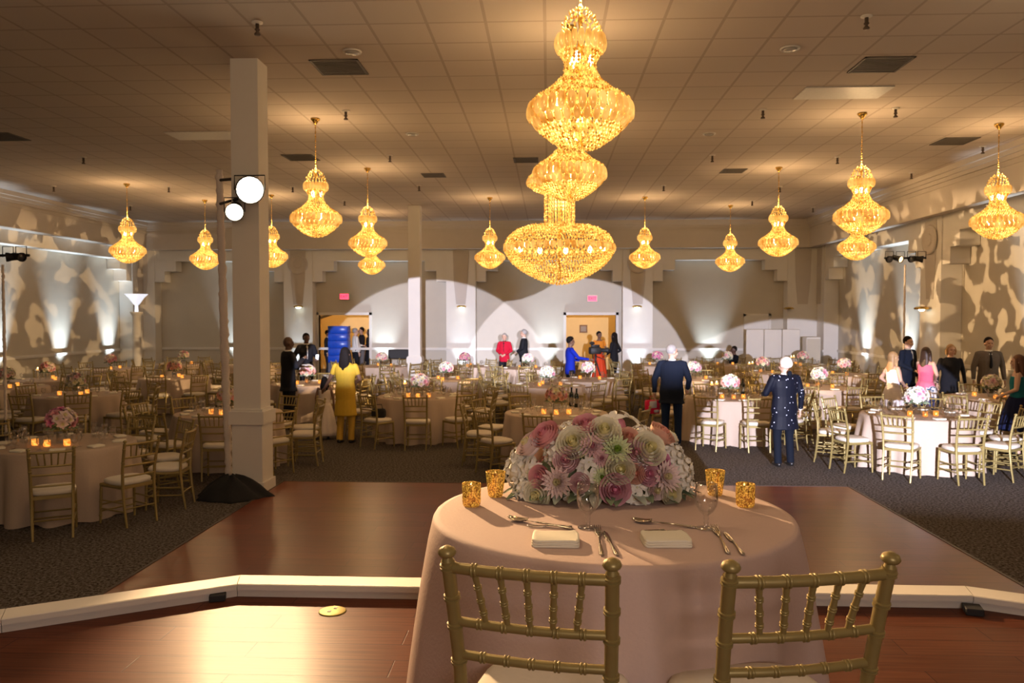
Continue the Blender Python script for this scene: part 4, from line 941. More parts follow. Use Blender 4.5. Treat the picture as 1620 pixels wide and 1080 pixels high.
for (pt, ph, desc, mix, lv) in TB:
    p = at_h(pt[0], pt[1], .76); tcent.append((p.x, p.y))
PEOPLE_XY = []
def avoid(x, y, L, dmin): return any((x-a)**2+(y-b)**2 < dmin*dmin for a, b in L)
POS = {0: 'nearest seat', 1: 'near right seat', 2: 'right seat, nearer', 3: 'right seat, farther', 4: 'far right seat', 5: 'farthest seat', 6: 'far left seat', 7: 'left seat, farther', 8: 'left seat, nearer', 9: 'near left seat'}
PILL = [(-3.73, 9.85), (-3.9, 22.8), (TREE_L.x, TREE_L.y)]
def guest_tables(block):
    global CH_MD
    CH_MD = build_chair(False); first_md = True
    for ti, (pt, ph, desc, mix, lv) in enumerate(TB):
        cx, cy = tcent[ti]; rad = .77
        build_table((cx, cy, 0), rad, 'round table under champagne cloth, the '+desc, 30+ti, CLOTHT, 130 if lv else 72, 13, .085, .07, 'cloth-covered guest tables')
        base_a = math.atan2(cy, cx)+PI  # direction from table to the camera
        for k in range(10):
            a = -PI/2+R(ph+36*k); x, y = cx+(rad+.36)*math.cos(a), cy+(rad+.36)*math.sin(a)
            if x < XLw+.6 or x > XRw-.6 or y > YBh-.6: continue
            if avoid(x, y, chairs, .57) or avoid(x, y, PILL, .42) or avoid(x, y, block, .52): continue
            if any((x-a2)**2+(y-b2)**2 < (rad+.30)**2 for j, (a2, b2) in enumerate(tcent) if j != ti): continue
            if abs((x)/y) > .72: continue
            chairs.append((x, y)); rz = a+PI/2+random.uniform(-.12, .12)
            if lv == 2:
                o = CH_MD if first_md else copy_tree(CH_MD); first_md = False
            else: o = link('dining_chair', CH_LO)
            place(o, x, y, rz)
            o['category'] = 'chair'; o['group'] = 'gold chairs round the guest tables'
            o['label'] = 'gold chair with ivory cushion, %s at the %s' % (POS[k], desc)
            if len(o['label'].replace(',', ' ').split()) > 16: o['label'] = 'gold chair, %s at the %s' % (POS[k], desc)
        # centrepiece
        vh = .13
        t = thing('flower_centerpiece', '%s bouquet in glass vase, %s' % ({'mixpink': 'deep pink', 'mixpeach': 'peach', 'mixpale': 'pale pink', 'mixwhite': 'white and pink'}[mix], desc.split(' with ')[0]), 'flowers', (cx, cy, .762), random.uniform(0, 6), 'bouquets on the guest tables')
        link('bouquet', BQ[mix][ti % 2], t, (0, 0, vh+.13)); link('glass_vase', vase_me, t)
        aa = random.uniform(0, 6)
        for k in range(3 if lv else 2):
            a = aa+k*2.1 if lv < 2 else -PI/2+(-.75+.75*k)
            o = link('candle_holder', vot_me, None, (cx+.27*math.cos(a), cy+.27*math.sin(a), .762)); tag(o, 'glowing amber votive candle on the '+desc, 'candle', 'votives on the '+desc); link('flame', fl_me, o)
        if 'floating' in desc or desc.startswith(('middle', 'table between', 'back right')):
            for k in range(2):
                t = thing('floating_candle_vase', 'tall glass floating candle on the '+desc.split(' with ')[0], 'candle', (cx-.30+.12*k, cy+.12+.16*k, .762), 0, 'floating candles on the '+desc); link('cylinder_vase', tallv, t); link('floating_candle', flt, t); f = link('flame', fl_me, t, (0, 0, .21))
        n = 10 if lv == 2 else (6 if lv == 1 else 4)
        for k in range(n):
            a = -PI/2+R(ph)+2*PI*k/n
            o = link('folded_napkin', nap_lo, None, (cx+.62*math.cos(a), cy+.62*math.sin(a), .762)); o.rotation_euler.z = a+PI/2; tag(o, 'ivory napkin on the '+desc, 'napkin', 'napkins on the '+desc)
            a += .30
            o = link('water_goblet', gob_lo, None, (cx+.52*math.cos(a), cy+.52*math.sin(a), .762)); tag(o, 'empty water goblet on the '+desc, 'glass', 'goblets on the '+desc)
            if lv == 2:
                a += .16; o = link('wine_glass', gob_lo, None, (cx+.44*math.cos(a), cy+.44*math.sin(a), .762)); o.scale = (.85, .85, 1.2); tag(o, 'empty wine glass on the '+desc, 'glass', 'wine glasses on the '+desc)
def bottle(px, py, lab, hgt=.30):
    p = at_h(px, py, .762); t = thing('wine_bottle', lab, 'bottle', p, 0, 'wine bottles on the guest tables'); k = hgt/.30
    MB().lathe([(0, 0), (.036, 0), (.038, .01), (.038, .18*k), (.030, .205*k), (.014, .23*k), (.0135, .29*k), (.016, .292*k), (.016, .30*k), (0, .30*k)], 14, cap=False).obj('glass_body', GGREEN, t)
    MB().lathe([(.0385, .06), (.0388, .062), (.0388, .14), (.0385, .142)], 14, cap=False).obj('paper_label', mat('bottle_paper_label', (.25, .2, .12), .6), t)

# ------------------------------------------------------------------ lighting trees and uplight poles
def par(t, loc, direction, lens=None, r=.10, L=.26, lensname='lamp_lens'):
    d = Vector(direction).normalized(); M = Matrix.Translation(loc) @ d.to_track_quat('Z', 'Y').to_matrix().to_4x4()
    mb = MB(); mb.lathe([(.03, -L), (r*.7, -L*.9), (r*.8, -L*.2), (r, 0), (r, .03), (r*.92, .03), (r*.9, -.005), (0, -.006)], 18, cap=False); mb.xf(M); h = mb.obj('lamp_housing', BLACK, t, True, 40)
    mb = MB(); mb.lathe([(r*.88, .0), (r*.8, .008), (0, .014)], 18, cap=False); mb.xf(M); mb.obj(lensname, lens or mat('dark_lens', (.05, .05, .06), .1), h)
    M2 = Matrix.Translation(loc); mb = MB(); mb.tube([(-r-.015, 0, 0), (-r-.015, 0, .17), (r+.015, 0, .17), (r+.015, 0, 0)], .008, 5); mb.xf(M2); mb.obj('yoke', BLACK, h)
def sleeve(mb, base, top, r, seed):
    rnd = random.Random(seed); N = 90; pts = []; rd = []
    for i in range(N+1):
        u = i/N; b = Vector(base).lerp(Vector(top), u); pts.append(b+Vector((rnd.uniform(-.004, .004), rnd.uniform(-.004, .004), 0)))
        k = r*(1+.10*math.sin(u*150)+rnd.uniform(-.10, .10)+.22*(math.sin(PI*u)**2)-.12*(i % 2)); rd.append((k, k*.9))
    mb.tube(pts, rd, 12)
SLEEVE = mat('pleated_ivory_sleeve', (.86, .74, .64), .75, scale=70, bump=.6, var=.12)
t = thing('lighting_tree', 'tall lighting tree wrapped in ruched ivory fabric beside the near pillar', 'light stand', (TREE_L.x, TREE_L.y, 0))
topP = at_y(347, 300, TREE_L.y-.15)
mb = MB(); sleeve(mb, (0, 0, .12), (topP.x-TREE_L.x, topP.y-TREE_L.y, topP.z+.25), .047, 2); mb.obj('fabric_sleeve', SLEEVE, t)
lo = Vector((TREE_L.x, TREE_L.y, 0))
MB().tube([Vector((topP.x, topP.y, topP.z+.12))-lo, LAMP_A-lo+Vector((0, .12, .17))], .02, 8).obj('crossbar', BLACK, t)
MB().tube([Vector((topP.x, topP.y, LAMP_B.z+.17))-lo, LAMP_B-lo+Vector((0, .1, .17))], .018, 8).obj('crossbar', BLACK, t)
par(t, LAMP_A-lo, (.3+3.7, 2.9-9.5, -2.3), LENS, .17); par(t, LAMP_B-lo, (2, -6.5, -2.6), emis('small_lamp_lens', (1, .86, .62), 40), .11)
# black cloth heaped over the base
rnd = random.Random(5); mb = MB(); rs = []
bc = at_h(357, 792, 0)
for z, k in ((0, 1), (.02, .97), (.07, .84), (.14, .66), (.20, .46), (.24, .28), (.26, .1)):
    rs.append([(.44*k*(1+.13*math.sin(3*a+1)+.07*math.sin(7*a)+.04*math.sin(13*a+z*20))*math.cos(a), .30*k*(1+.1*math.sin(4*a)+.06*math.sin(9*a+z*12))*math.sin(a), z*(1+.12*math.sin(5*a))) for a in [2*PI*j/48 for j in range(48)]])
o = mb.rings(rs).obj('base_cover', BLACKC); o.location = (bc.x, bc.y+.18, 0); tag(o, 'heap of black cloth over the base of the wrapped lighting tree', 'cloth')
def small_tree(px, py, y, lab, seed):
    b = at_y(px, py, y); t = thing('lighting_tree', lab, 'light stand', (b.x, y, 0))
    for k in range(3):
        a = k*2.1; MB().tube([(0, 0, .5), (.40*math.cos(a), .40*math.sin(a), .0)], .015, 6).obj('leg', BLACK, t)
    mb = MB(); sleeve(mb, (0, 0, .3), (0, 0, b.z-.15), .022, seed); mb.obj('fabric_sleeve', SLEEVE, t)
    MB().tube([(-.45, 0, b.z), (.45, 0, b.z)], .022, 8).obj('crossbar', BLACK, t)
    for k, x in enumerate((-.36, -.12, .12, .34)): par(t, (x, -.04, b.z-.03), ((-.6, -1, -.2), (.5, -1, -.35), (-1, -.6, -.1), (1, -.4, -.15))[k], emis('faint_lamp_lens', (1, .6, .25), 6) if k == 1 else None, .075, .22)
small_tree(1432, 408, 18.0, 'sparkly wrapped lighting tree with black fixtures by the right wall', 8)
small_tree(4, 404, 12.6, 'lighting tree with black fixtures at the left picture edge', 9)

# ------------------------------------------------------------------ people
SKIN = {'light': mat('light_skin', (.62, .38, .27), .55, var=.04), 'tan': mat('tan_skin', (.42, .24, .15), .55, var=.04), 'brown': mat('brown_skin', (.20, .105, .065), .55, var=.04), 'dark': mat('dark_skin', (.10, .052, .034), .5, var=.04)}
HAIRC = {'black': mat('black_hair', (.010, .007, .006), .8, spec=.15), 'brown': mat('brown_hair', (.055, .026, .014), .5), 'blonde': mat('blonde_hair', (.42, .25, .11), .5, bump=.3), 'grey': mat('grey_hair', (.32, .30, .28), .6), 'white': mat('white_hair', (.80, .76, .68), .6, bump=.3), 'redbrown': mat('auburn_hair', (.12, .045, .02), .5)}
def cl(name, col, **k): return mat(name, col, k.pop('rough', .85), scale=40, var=.1, bump=.1, spec=.12, **k)
EYEM = mat('dark_eye', (.02, .015, .01), .2); SHOE = mat('black_shoe', (.015, .013, .012), .35)
LIPM = mat('lip', (.35, .12, .10), .5)
def cap(mb, a, b, ra, rb, n=10):
    a, b = Vector(a), Vector(b); mb.tube([a-(b-a).normalized()*ra*.0, a.lerp(b, .35), b], [ra, ra*.6+rb*.4+(.004 if ra > .04 else 0), rb], n); mb.ball(a, ra, n, 7); mb.ball(b, rb, n, 7)
def loftz(mb, L, n=18):
    rs = []
    for z, rx, ry, cx, cy in L: rs.append([(cx+rx*math.cos(2*PI*j/n), cy+ry*math.sin(2*PI*j/n), z) for j in range(n)])
    mb.rings(rs)
def remesh(o, vox, sm=3):
    r = o.modifiers.new('remesh', 'REMESH'); r.mode = 'VOXEL'; r.voxel_size = vox; r.use_smooth_shade = True
    s = o.modifiers.new('smooth', 'SMOOTH'); s.iterations = sm; s.factor = .5
ARMS = {'down': ((.235, -.01, 1.16), (.25, .05, .90)), 'front': ((.24, .02, 1.17), (.07, .22, 1.05)), 'chest': ((.25, .05, 1.20), (.08, .27, 1.33)), 'hold': ((.24, .06, 1.17), (.17, .32, 1.13)),
        'reach': ((.26, .14, 1.22), (.30, .42, 1.18)), 'carry': ((.25, -.02, 1.15), (.30, .03, .90)), 'hip': ((.33, -.06, 1.18), (.18, .04, 1.06)), 'pocket': ((.30, -.05, 1.16), (.22, .07, .98)), 'side': ((.30, .03, 1.18), (.46, .12, .98)), 'lap': ((.22, .10, 1.14), (.10, .30, 1.0))}
def person(label, px, feet=None, y=None, H=1.7, rz=0, skin='light', hair=('black', 'short'), arms=('down', 'down'), top=None, legs=None, dress=None, shirt=None, tie=None, hem=.0, head=0, seated=False, shoes=True, wide=1.0, sleeves='long', lean=0, belly=0, hands=True):
    """figure faces local +y; rz turns it (0 = away from the camera)"""
    if feet is not None: p = at_h(px, feet, 0)
    else: p = at_y(px, 500, y); p.z = 0
    PEOPLE_XY.append((p.x, p.y)); s = H/1.75
    t = thing('person', label, 'person', (p.x, p.y, 0), rz, None); dz = -.45 if seated else 0
    V = lambda x, y_, z: Vector((x*s*wide if abs(x) < .3 else x*s, (y_+lean*max(0, z-.95))*s, (z+dz)*s))
    HD = V(0, .015, 1.615); Mh = Matrix.Rotation(head, 3, 'Z')
    def hp(x, y_, z): return HD+Mh @ Vector((x, y_, z))*s
    # body
    b = MB(); N = 10
    loftz(b, [((z+dz)*s, rx*s*wide, ry*s, 0, (cy+lean*max(0, z-.95))*s) for z, rx, ry, cy in ((.84, .10, .085, 0), (.92, .155, .105, 0), (1.02, .135, .095, 0), (1.12, .125, .09, .005), (1.28, .155, .105, .005), (1.38, .165, .095, 0), (1.44, .12, .075, 0), (1.475, .06, .06, 0))])
    cap(b, V(0, 0, 1.42), hp(0, -.01, -.06), .058*s, .052*s)
    b.ball(hp(0, -.012, .03), Vector((.077, .095, .105))*s, 16, 12, Mh); b.ball(hp(0, .02, -.045), Vector((.056, .062, .062))*s, 14, 10, Mh); b.ball(hp(0, .055, -.085), Vector((.026, .022, .02))*s, 10, 8, Mh)
    b.ball(hp(0, .093, -.012), Vector((.013, .020, .026))*s, 8, 6, Mh); b.ball(hp(0, .085, .035), Vector((.045, .018, .010))*s, 8, 6, Mh)
    for e in (-1, 1): b.ball(hp(e*.078, -.008, .0), Vector((.011, .022, .033))*s, 8, 6, Mh); b.ball(hp(e*.035, .068, -.03), Vector((.022, .02, .022))*s, 8, 6, Mh)
    b.ball(hp(0, .078, -.058), Vector((.024, .013, .009))*s, 8, 6, Mh)
    JA = []
    for e, an in ((-1, arms[0]), (1, arms[1])):
        el, ha = ARMS[an]; sh = V(e*.168, 0, 1.405); E_, W_ = V(e*el[0], el[1], el[2]), V(e*ha[0], ha[1], ha[2]); JA.append((sh, E_, W_, e))
        cap(b, sh, E_, .047*s, .037*s); cap(b, E_, W_, .036*s, .025*s)
        d = (W_-E_).normalized(); side = d.cross(Vector((0, 0, 1))); side = side.normalized() if side.length > .3 else Vector((0, 1, 0)); side = (side-d*side.dot(d)).normalized(); nrm = d.cross(side).normalized()
        if an in ('down', 'carry', 'pocket', 'side'): side = Vector((0, 1, 0)); side = (side-d*side.dot(d)).normalized(); nrm = Vector((-e, 0, 0))
        pc = W_+d*.05*s
        b.tube([W_, W_+d*.03*s, W_+d*.085*s], [(.022*s, .026*s), (.017*s, .038*s), (.014*s, .040*s)] if abs(side.dot(d.orthogonal().normalized())) < .5 else [(.026*s, .022*s), (.038*s, .017*s), (.040*s, .014*s)], 10)
        for k in range(4):
            a0 = W_+d*.08*s+side*(-.027+.018*k)*s; L = (.062, .072, .068, .052)[k]*s
            a1 = a0+d*L*.5+nrm*.006*s; a2 = a0+d*L*.85+nrm*.028*s; cap(b, a0, a1, .0088*s, .0082*s, 6); cap(b, a1, a2, .0082*s, .0070*s, 6)
        a0 = W_+d*.025*s+side*.03*s; a1 = a0+side*.026*s+d*.026*s+nrm*.012*s; cap(b, a0, a1, .011*s, .0095*s, 6); cap(b, a1, a1+d*.026*s+nrm*.01*s, .0095*s, .008*s, 6)
    JL = []
    for e in (-1, 1):
        if seated: hip, kn, an_ = V(e*.09, 0, .91), V(e*.13, .42, .93), V(e*.14, .44, .53)
        else: hip, kn, an_ = V(e*.085, 0, .90), V(e*.09, .02+.02*(e > 0), .48), V(e*.095, -.03+.03*(e > 0), .085)
        JL.append((hip, kn, an_)); cap(b, hip, kn, .082*s, .050*s); cap(b, kn, an_, .048*s, .032*s); cap(b, an_+Vector((0, -.02, -.045))*s, an_+Vector((0, .13, -.055))*s, .030*s, .024*s)
    o = b.obj('body', SKIN[skin], t); remesh(o, .0085 if hands else .012, 2)
    # eyes, lips
    for e in (-1, 1): MB().ball(hp(e*.031, .081, .015), Vector((.012, .008, .007))*s, 8, 6, Mh).obj('eye', EYEM, t)
    MB().ball(hp(0, .091, -.058), Vector((.020, .006, .006))*s, 8, 6, Mh).obj('mouth', LIPM, t)
    # shoes
    if shoes:
        for (hip, kn, an_) in JL:
            m = MB(); m.tube([an_+Vector((0, -.065, -.05))*s, an_+Vector((0, -.03, -.045))*s, an_+Vector((0, .06, -.052))*s, an_+Vector((0, .14, -.060))*s, an_+Vector((0, .175, -.064))*s], [(.026*s, .026*s), (.038*s, .040*s), (.034*s, .040*s), (.023*s, .038*s), (.010*s, .02*s)], 12); o = m.obj('shoe', SHOE, t)
    # hair
    hc, hs = hair
    if hs != 'none':
        m = MB(); H_ = HAIRC[hc]
        m.ball(hp(0, -.022, .045), Vector((.088, .098, .100))*s, 18, 12, Mh)
        if hs == 'long':
            rs = []
            for z, rx, ry, cy in ((.09, .05, .05, -.04), (.03, .088, .06, -.055), (-.06, .095, .055, -.06), (-.16, .105, .05, -.075), (-.28, .095, .045, -.085), (-.38, .05, .03, -.09)): rs.append([hp(rx*math.cos(a), cy+ry*math.sin(a), z) for a in [2*PI*j/18 for j in range(18)]])
            m.rings(rs)
            for e in (-1, 1): m.tube([hp(e*.07, .02, .06), hp(e*.088, .01, -.03), hp(e*.10, .0, -.14), hp(e*.11, -.01, -.24)], [.02*s, .026*s, .03*s, .012*s], 8)
        elif hs == 'bob':
            for e in (-1, 1): m.tube([hp(e*.06, .02, .08), hp(e*.09, -.01, .0), hp(e*.085, -.02, -.09)], [.025*s, .034*s, .026*s], 8)
            m.ball(hp(0, -.055, -.03), Vector((.085, .06, .09))*s, 12, 8, Mh)
        elif hs == 'afro': m.ball(hp(0, -.01, .085), Vector((.088, .09, .062))*s, 14, 10, Mh)
        elif hs == 'updo': m.ball(hp(0, -.04, .05), Vector((.092, .1, .1))*s, 14, 10, Mh); m.ball(hp(.01, -.10, .03), Vector((.06, .05, .06))*s, 12, 8, Mh)
        # keep the face free: trim everything in front of the hair line
        zf = .052
        o = m.obj('hair', H_, t); remesh(o, .01, 2)
        cut = MB(); cut.box((-.074, .030, -.30), (.074, .20, zf)); cut.v = [tuple(hp(*v)) for v in cut.v]
        me = o.data; inv = Mh.inverted()
        for v in me.vertices:
            l = inv @ ((Vector(v.co)-HD)/s)
            if l.z < zf and l.y > .022 and abs(l.x) < .082 and hs != 'x': l.y = .022-(l.y-.022)*.1; v.co = HD+Mh @ (l*s)
    if hs == 'bun_clip': pass
    # clothes
    g = .012
    def torso(m, z0, z1, extra=0., flare=0.):
        A = [(.80, .165, .125, 0), (.92, .178, .128+belly*.4, belly*.3), (1.02, .165, .120+belly, belly*.8), (1.12, .155, .112+belly*.7, .005+belly*.6), (1.28, .178, .125, .005), (1.38, .182, .112, 0), (1.435, .145, .092, 0), (1.475, .080, .074, 0)]
        L = [q for q in A if z0-.02 <= q[0] <= z1+.02]
        if z0 < .78: L = [(z0, .185+flare, .145+flare, 0)]+L
        loftz(m, [((z+dz)*s, (rx+extra)*s*wide, (ry+extra)*s, 0, (cy+lean*max(0, z-.95))*s) for z, rx, ry, cy in L])
    def sleeve_m(m, full=True, ex=0., short=False):
        for sh, E_, W_, e in JA:
            if short: cap(m, sh, sh.lerp(E_, .55), (.060+ex)*s, (.055+ex)*s)
            else: cap(m, sh, E_, (.060+ex)*s, (.050+ex)*s); m.tube([E_, E_.lerp(W_, .95)], [(.049+ex)*s, (.036+ex)*s], 10)
    if legs is not None and not dress:
        m = MB()
        for hip, kn, an_ in JL: cap(m, hip, kn, .096*s, .070*s); m.tube([kn, kn.lerp(an_, .5), an_+Vector((0, 0, -.035 if not seated else 0))*s], [.069*s, .062*s, .060*s], 12)
        loftz(m, [((z+dz)*s, rx*s*wide, ry*s, 0, 0) for z, rx, ry in ((.82, .13, .11), (.90, .172, .122), (1.0, .162, .112), (1.04, .155, .108))])
        o = m.obj('trousers', legs, t); remesh(o, .013, 3)
    if top is not None:
        m = MB(); lowz, col, kind = top[1], top[0], top[2]
        torso(m, lowz, 1.5, .006 if kind == 'jacket' else 0, .01 if lowz < .78 else 0); sleeve_m(m, ex=.004 if kind == 'jacket' else -.004, short=(sleeves == 'short'))
        for e in (-1, 1):
            if kind == 'jacket': cap(m, V(e*.10, 0, 1.44), V(e*.175, 0, 1.415), .045*s, .058*s)
        o = m.obj('jacket' if kind == 'jacket' else ('blouse' if kind == 'blouse' else 'shirt'), col, t); remesh(o, .011, 3)
        if kind == 'jacket':
            for e in (-1, 1):
                cap_m = MB(); sh, E_, W_, _e = JA[0] if e < 0 else JA[1]; cap_m.tube([E_.lerp(W_, .93), E_.lerp(W_, .985)], .031*s, 12); cap_m.obj('shirt_cuff', shirt or CUFF, t)
            m = MB(); loftz(m, [((1.455)*s+dz*s, .072*s, .068*s, 0, (lean*.5)*s), ((1.50)*s+dz*s, .060*s, .060*s, 0, (lean*.55)*s)]); m.obj('shirt_collar', shirt or CUFF, t)
    if shirt is not None and top is not None and top[2] == 'jacket':
        rs = []
        for z, wd in ((1.475, .045), (1.42, .055), (1.30, .045), (1.20, .028), (1.12, .008)):
            yy = {1.475: .072, 1.42: .104, 1.30: .130, 1.20: .128+belly*.5, 1.12: .124+belly*.8}[z]; rs.append([V(-wd, yy-.012, z), V(0, yy+.006, z), V(wd, yy-.012, z), V(0, yy-.03, z)])
        MB().rings(rs).obj('shirt_front', shirt, t)
    if tie is not None:
        rs = []
        for z, wd, yy in ((1.46, .016, .088), (1.44, .012, .102), (1.30, .022, .142), (1.18, .030, .138+belly*.5), (1.13, .004, .134+belly*.8)): rs.append([V(-wd, yy, z), V(0, yy+.008, z), V(wd, yy, z), V(0, yy-.02, z)])
        MB().rings(rs).obj('necktie', tie, t)
    if dress:
        bod, skm, hemz, hr, wz = dress
        m = MB(); torso(m, wz, 1.40 if sleeves == 'none' else 1.45, -.001)
        if sleeves != 'none': sleeve_m(m, ex=-.006, short=(sleeves == 'short'))
        else:
            for e in (-1, 1): m.tube([V(e*.09, .06, 1.36), V(e*.095, 0, 1.455), V(e*.09, -.07, 1.36)], .018*s, 8)
        o = m.obj('bodice', bod, t); remesh(o, .011, 3)
        m = MB(); rs = []; n = 72
        for i in range(11):
            u = i/10; z = wz+.03-(wz+.03-hemz)*u
            rr = .150+(hr-.150)*u**.75; rs.append([((rr*wide+.018*u*math.sin(11*a+1))*math.cos(a)*s, (rr*.86+.018*u*math.sin(11*a+1))*math.sin(a)*s, (z+dz)*s) for a in [2*PI*j/n for j in range(n)]])
        m.rings(rs); m.obj('skirt', skm, t)
    return t
CUFF = cl('white_shirt', (.80, .78, .72)); SUIT = cl('black_suit', (.016, .016, .020)); NAVY = cl('navy_suit', (.010, .014, .026)); CHAR = cl('grey_suit', (.13, .105, .085)); DKB = cl('midnight_cloth', (.006, .008, .014))
YEL = cl('mustard_silk', (.66, .42, .045), rough=.6); YEL2 = cl('yellow_trousers', (.60, .36, .05), rough=.6); TULLE = cl('white_tulle', (.80, .70, .62)); RED = cl('red_jacket', (.50, .012, .035)); BLUES = cl('royal_blue_shirt', (.012, .030, .42)); ORG = cl('orange_silk', (.75, .26, .03), rough=.5); REDO = cl('red_orange_silk', (.72, .07, .02), rough=.5)
WDR = cl('white_dress', (.85, .78, .80)); PINKD = cl('pink_bodice', (.80, .16, .26)); TEAL = cl('teal_lace', (.02, .17, .20)); FLOR = cl('black_blue_skirt', (.012, .016, .05)); GREYT = cl('grey_trousers', (.16, .15, .15))
# patterned skirt: pink, white and navy bands
m_, nt, b_ = newmat('banded_skirt'); tc = nt.nodes.new('ShaderNodeTexCoord'); sx = nt.nodes.new('ShaderNodeSeparateXYZ'); nt.links.new(tc.outputs['Object'], sx.inputs[0])
nz = nt.nodes.new('ShaderNodeTexNoise'); nz.inputs['Scale'].default_value = 9; nt.links.new(tc.outputs['Object'], nz.inputs['Vector'])
ma = nt.nodes.new('ShaderNodeMath'); ma.operation = 'MULTIPLY_ADD'; ma.inputs[1].default_value = .3; nt.links.new(nz.outputs[0], ma.inputs[0]); nt.links.new(sx.outputs[2], ma.inputs[2])
cr_ = nt.nodes.new('ShaderNodeValToRGB'); cr_.color_ramp.interpolation = 'CONSTANT'; e_ = cr_.color_ramp.elements; e_[0].position = 0; e_[0].color = (.03, .06, .22, 1); e_[1].position = .78; e_[1].color = (.80, .75, .74, 1)
x_ = e_.new(.93); x_.color = (.03, .10, .22, 1); x_ = e_.new(.97); x_.color = (.82, .76, .76, 1); x_ = e_.new(1.08 if False else .995); x_.color = (.80, .2, .32, 1)
nt.links.new(ma.outputs[0], cr_.inputs[0]); nt.links.new(cr_.outputs[0], b_.inputs['Base Color']); BAND = m_
# sequins
m_, nt, b_ = newmat('black_sequins'); tc = nt.nodes.new('ShaderNodeTexCoord'); vo = nt.nodes.new('ShaderNodeTexVoronoi'); vo.inputs['Scale'].default_value = 38; nt.links.new(tc.outputs['Object'], vo.inputs['Vector'])
rp = nt.nodes.new('ShaderNodeValToRGB'); rp.color_ramp.elements[0].position = .25; rp.color_ramp.elements[0].color = (.8, .82, .95, 1); rp.color_ramp.elements[1].position = .34; rp.color_ramp.elements[1].color = (.005, .006, .013, 1)
vc = nt.nodes.new('ShaderNodeTexVoronoi'); vc.inputs['Scale'].default_value = 38; nt.links.new(tc.outputs['Object'], vc.inputs['Vector']); sp_ = nt.nodes.new('ShaderNodeSeparateColor'); nt.links.new(vc.outputs['Color'], sp_.inputs[0])
gt = nt.nodes.new('ShaderNodeMath'); gt.operation = 'GREATER_THAN'; gt.inputs[1].default_value = .90; nt.links.new(sp_.outputs[0], gt.inputs[0])
mx = nt.nodes.new('ShaderNodeMix'); mx.data_type = 'RGBA'; mx.inputs[6].default_value = (.005, .006, .013, 1); nt.links.new(gt.outputs[0], mx.inputs[0]); nt.links.new(vo.outputs['Distance'], rp.inputs[0]); nt.links.new(rp.outputs[0], mx.inputs[7]); nt.links.new(mx.outputs[2], b_.inputs['Base Color'])
b_.inputs['Roughness'].default_value = .6; b_.inputs['Specular IOR Level'].default_value = .15; SEQ = m_

P1 = person('bald man in a black suit holding a small plate, left of centre', 455, y=15.3, H=1.80, rz=R(-50), skin='dark', hair=('black', 'none'), arms=('hold', 'chest'), top=(SUIT, .72, 'jacket'), legs=SUIT, shirt=CUFF, wide=1.1)
P2 = person('man in an open dark jacket looking at a lit phone', 484, y=19.5, H=1.78, rz=R(-150), skin='dark', hair=('black', 'short'), arms=('hold', 'pocket'), top=(SUIT, .74, 'jacket'), legs=SUIT, shirt=CUFF)
P3 = person('woman in a mustard yellow tunic and trousers with long dark hair', 547, feet=700, H=1.66, rz=R(-8), skin='brown', hair=('black', 'long'), arms=('side', 'front'), top=(YEL, .50, 'blouse'), legs=YEL2, sleeves='short', wide=1.12)
P4 = person('small girl in a floor-length white tulle dress beside the yellow tunic', 514, feet=694, H=1.12, rz=R(10), skin='brown', hair=('black', 'long'), arms=('down', 'down'), dress=(TULLE, TULLE, .12, .36, 1.0), sleeves='none')
person('person in a bright red jacket by the back wall', 798, y=25.2, H=1.66, rz=R(170), skin='light', hair=('grey', 'short'), arms=('front', 'front'), top=(RED, .80, 'jacket'), legs=SUIT, shirt=SUIT, hands=False)
person('man in a black suit standing in profile by the back wall', 829, y=25.4, H=1.78, rz=R(85), skin='light', hair=('grey', 'short'), arms=('front', 'down'), top=(SUIT, .74, 'jacket'), legs=SUIT, shirt=CUFF, belly=.04, hands=False)
P7 = person('young man in a royal blue shirt working a video camera', 902, y=19.6, H=1.70, rz=R(-75), skin='brown', hair=('black', 'afro'), arms=('hold', 'reach'), top=(BLUES, .78, 'shirt'), legs=SUIT)
person('woman in an orange and yellow gown in the right doorway', 948, y=26.2, H=1.70, rz=R(-160), skin='brown', hair=('black', 'updo'), arms=('front', 'down'), dress=(ORG, REDO, .04, .30, 1.02), sleeves='short', hands=False)
person('woman in black with long dark hair leaning by the right doorway', 972, y=24.6, H=1.70, rz=R(60), skin='tan', hair=('black', 'long'), arms=('front', 'hip'), top=(SUIT, .80, 'blouse'), legs=SUIT, hands=False)
P10 = person('grey-haired man in a dark suit carrying a red and white gift, back turned', 1062, feet=705, H=1.72, rz=R(-18), skin='light', hair=('grey', 'short'), arms=('carry', 'pocket'), top=(NAVY, .74, 'jacket'), legs=cl('blue_trousers', (.012, .024, .06)), shirt=CUFF, wide=1.18, head=R(-45), lean=.06)
P11 = person('person in dark clothes seated near the back wall', 1162, y=25.3, H=1.70, rz=R(110), skin='dark', hair=('black', 'short'), arms=('lap', 'lap'), top=(DKB, .80, 'shirt'), legs=SUIT, seated=True)
P12 = person('white-haired woman in a sparkling black sequined jacket, back turned', 1240, feet=737, H=1.60, rz=R(12), skin='light', hair=('white', 'updo'), arms=('hold', 'down'), top=(SEQ, .60, 'jacket'), legs=DKB, wide=1.22, head=R(15))
person('long-haired girl in a white dress at the right group', 1414, y=14.9, H=1.55, rz=R(-80), skin='light', hair=('blonde', 'long'), arms=('hip', 'front'), dress=(WDR, WDR, .42, .30, 1.0), sleeves='none')
person('dark-haired young man in a navy jacket behind the girls', 1437, y=17.1, H=1.78, rz=R(-150), skin='light', hair=('black', 'short'), arms=('down', 'front'), top=(NAVY, .74, 'jacket'), legs=NAVY, shirt=cl('patterned_shirt', (.35, .30, .22)))
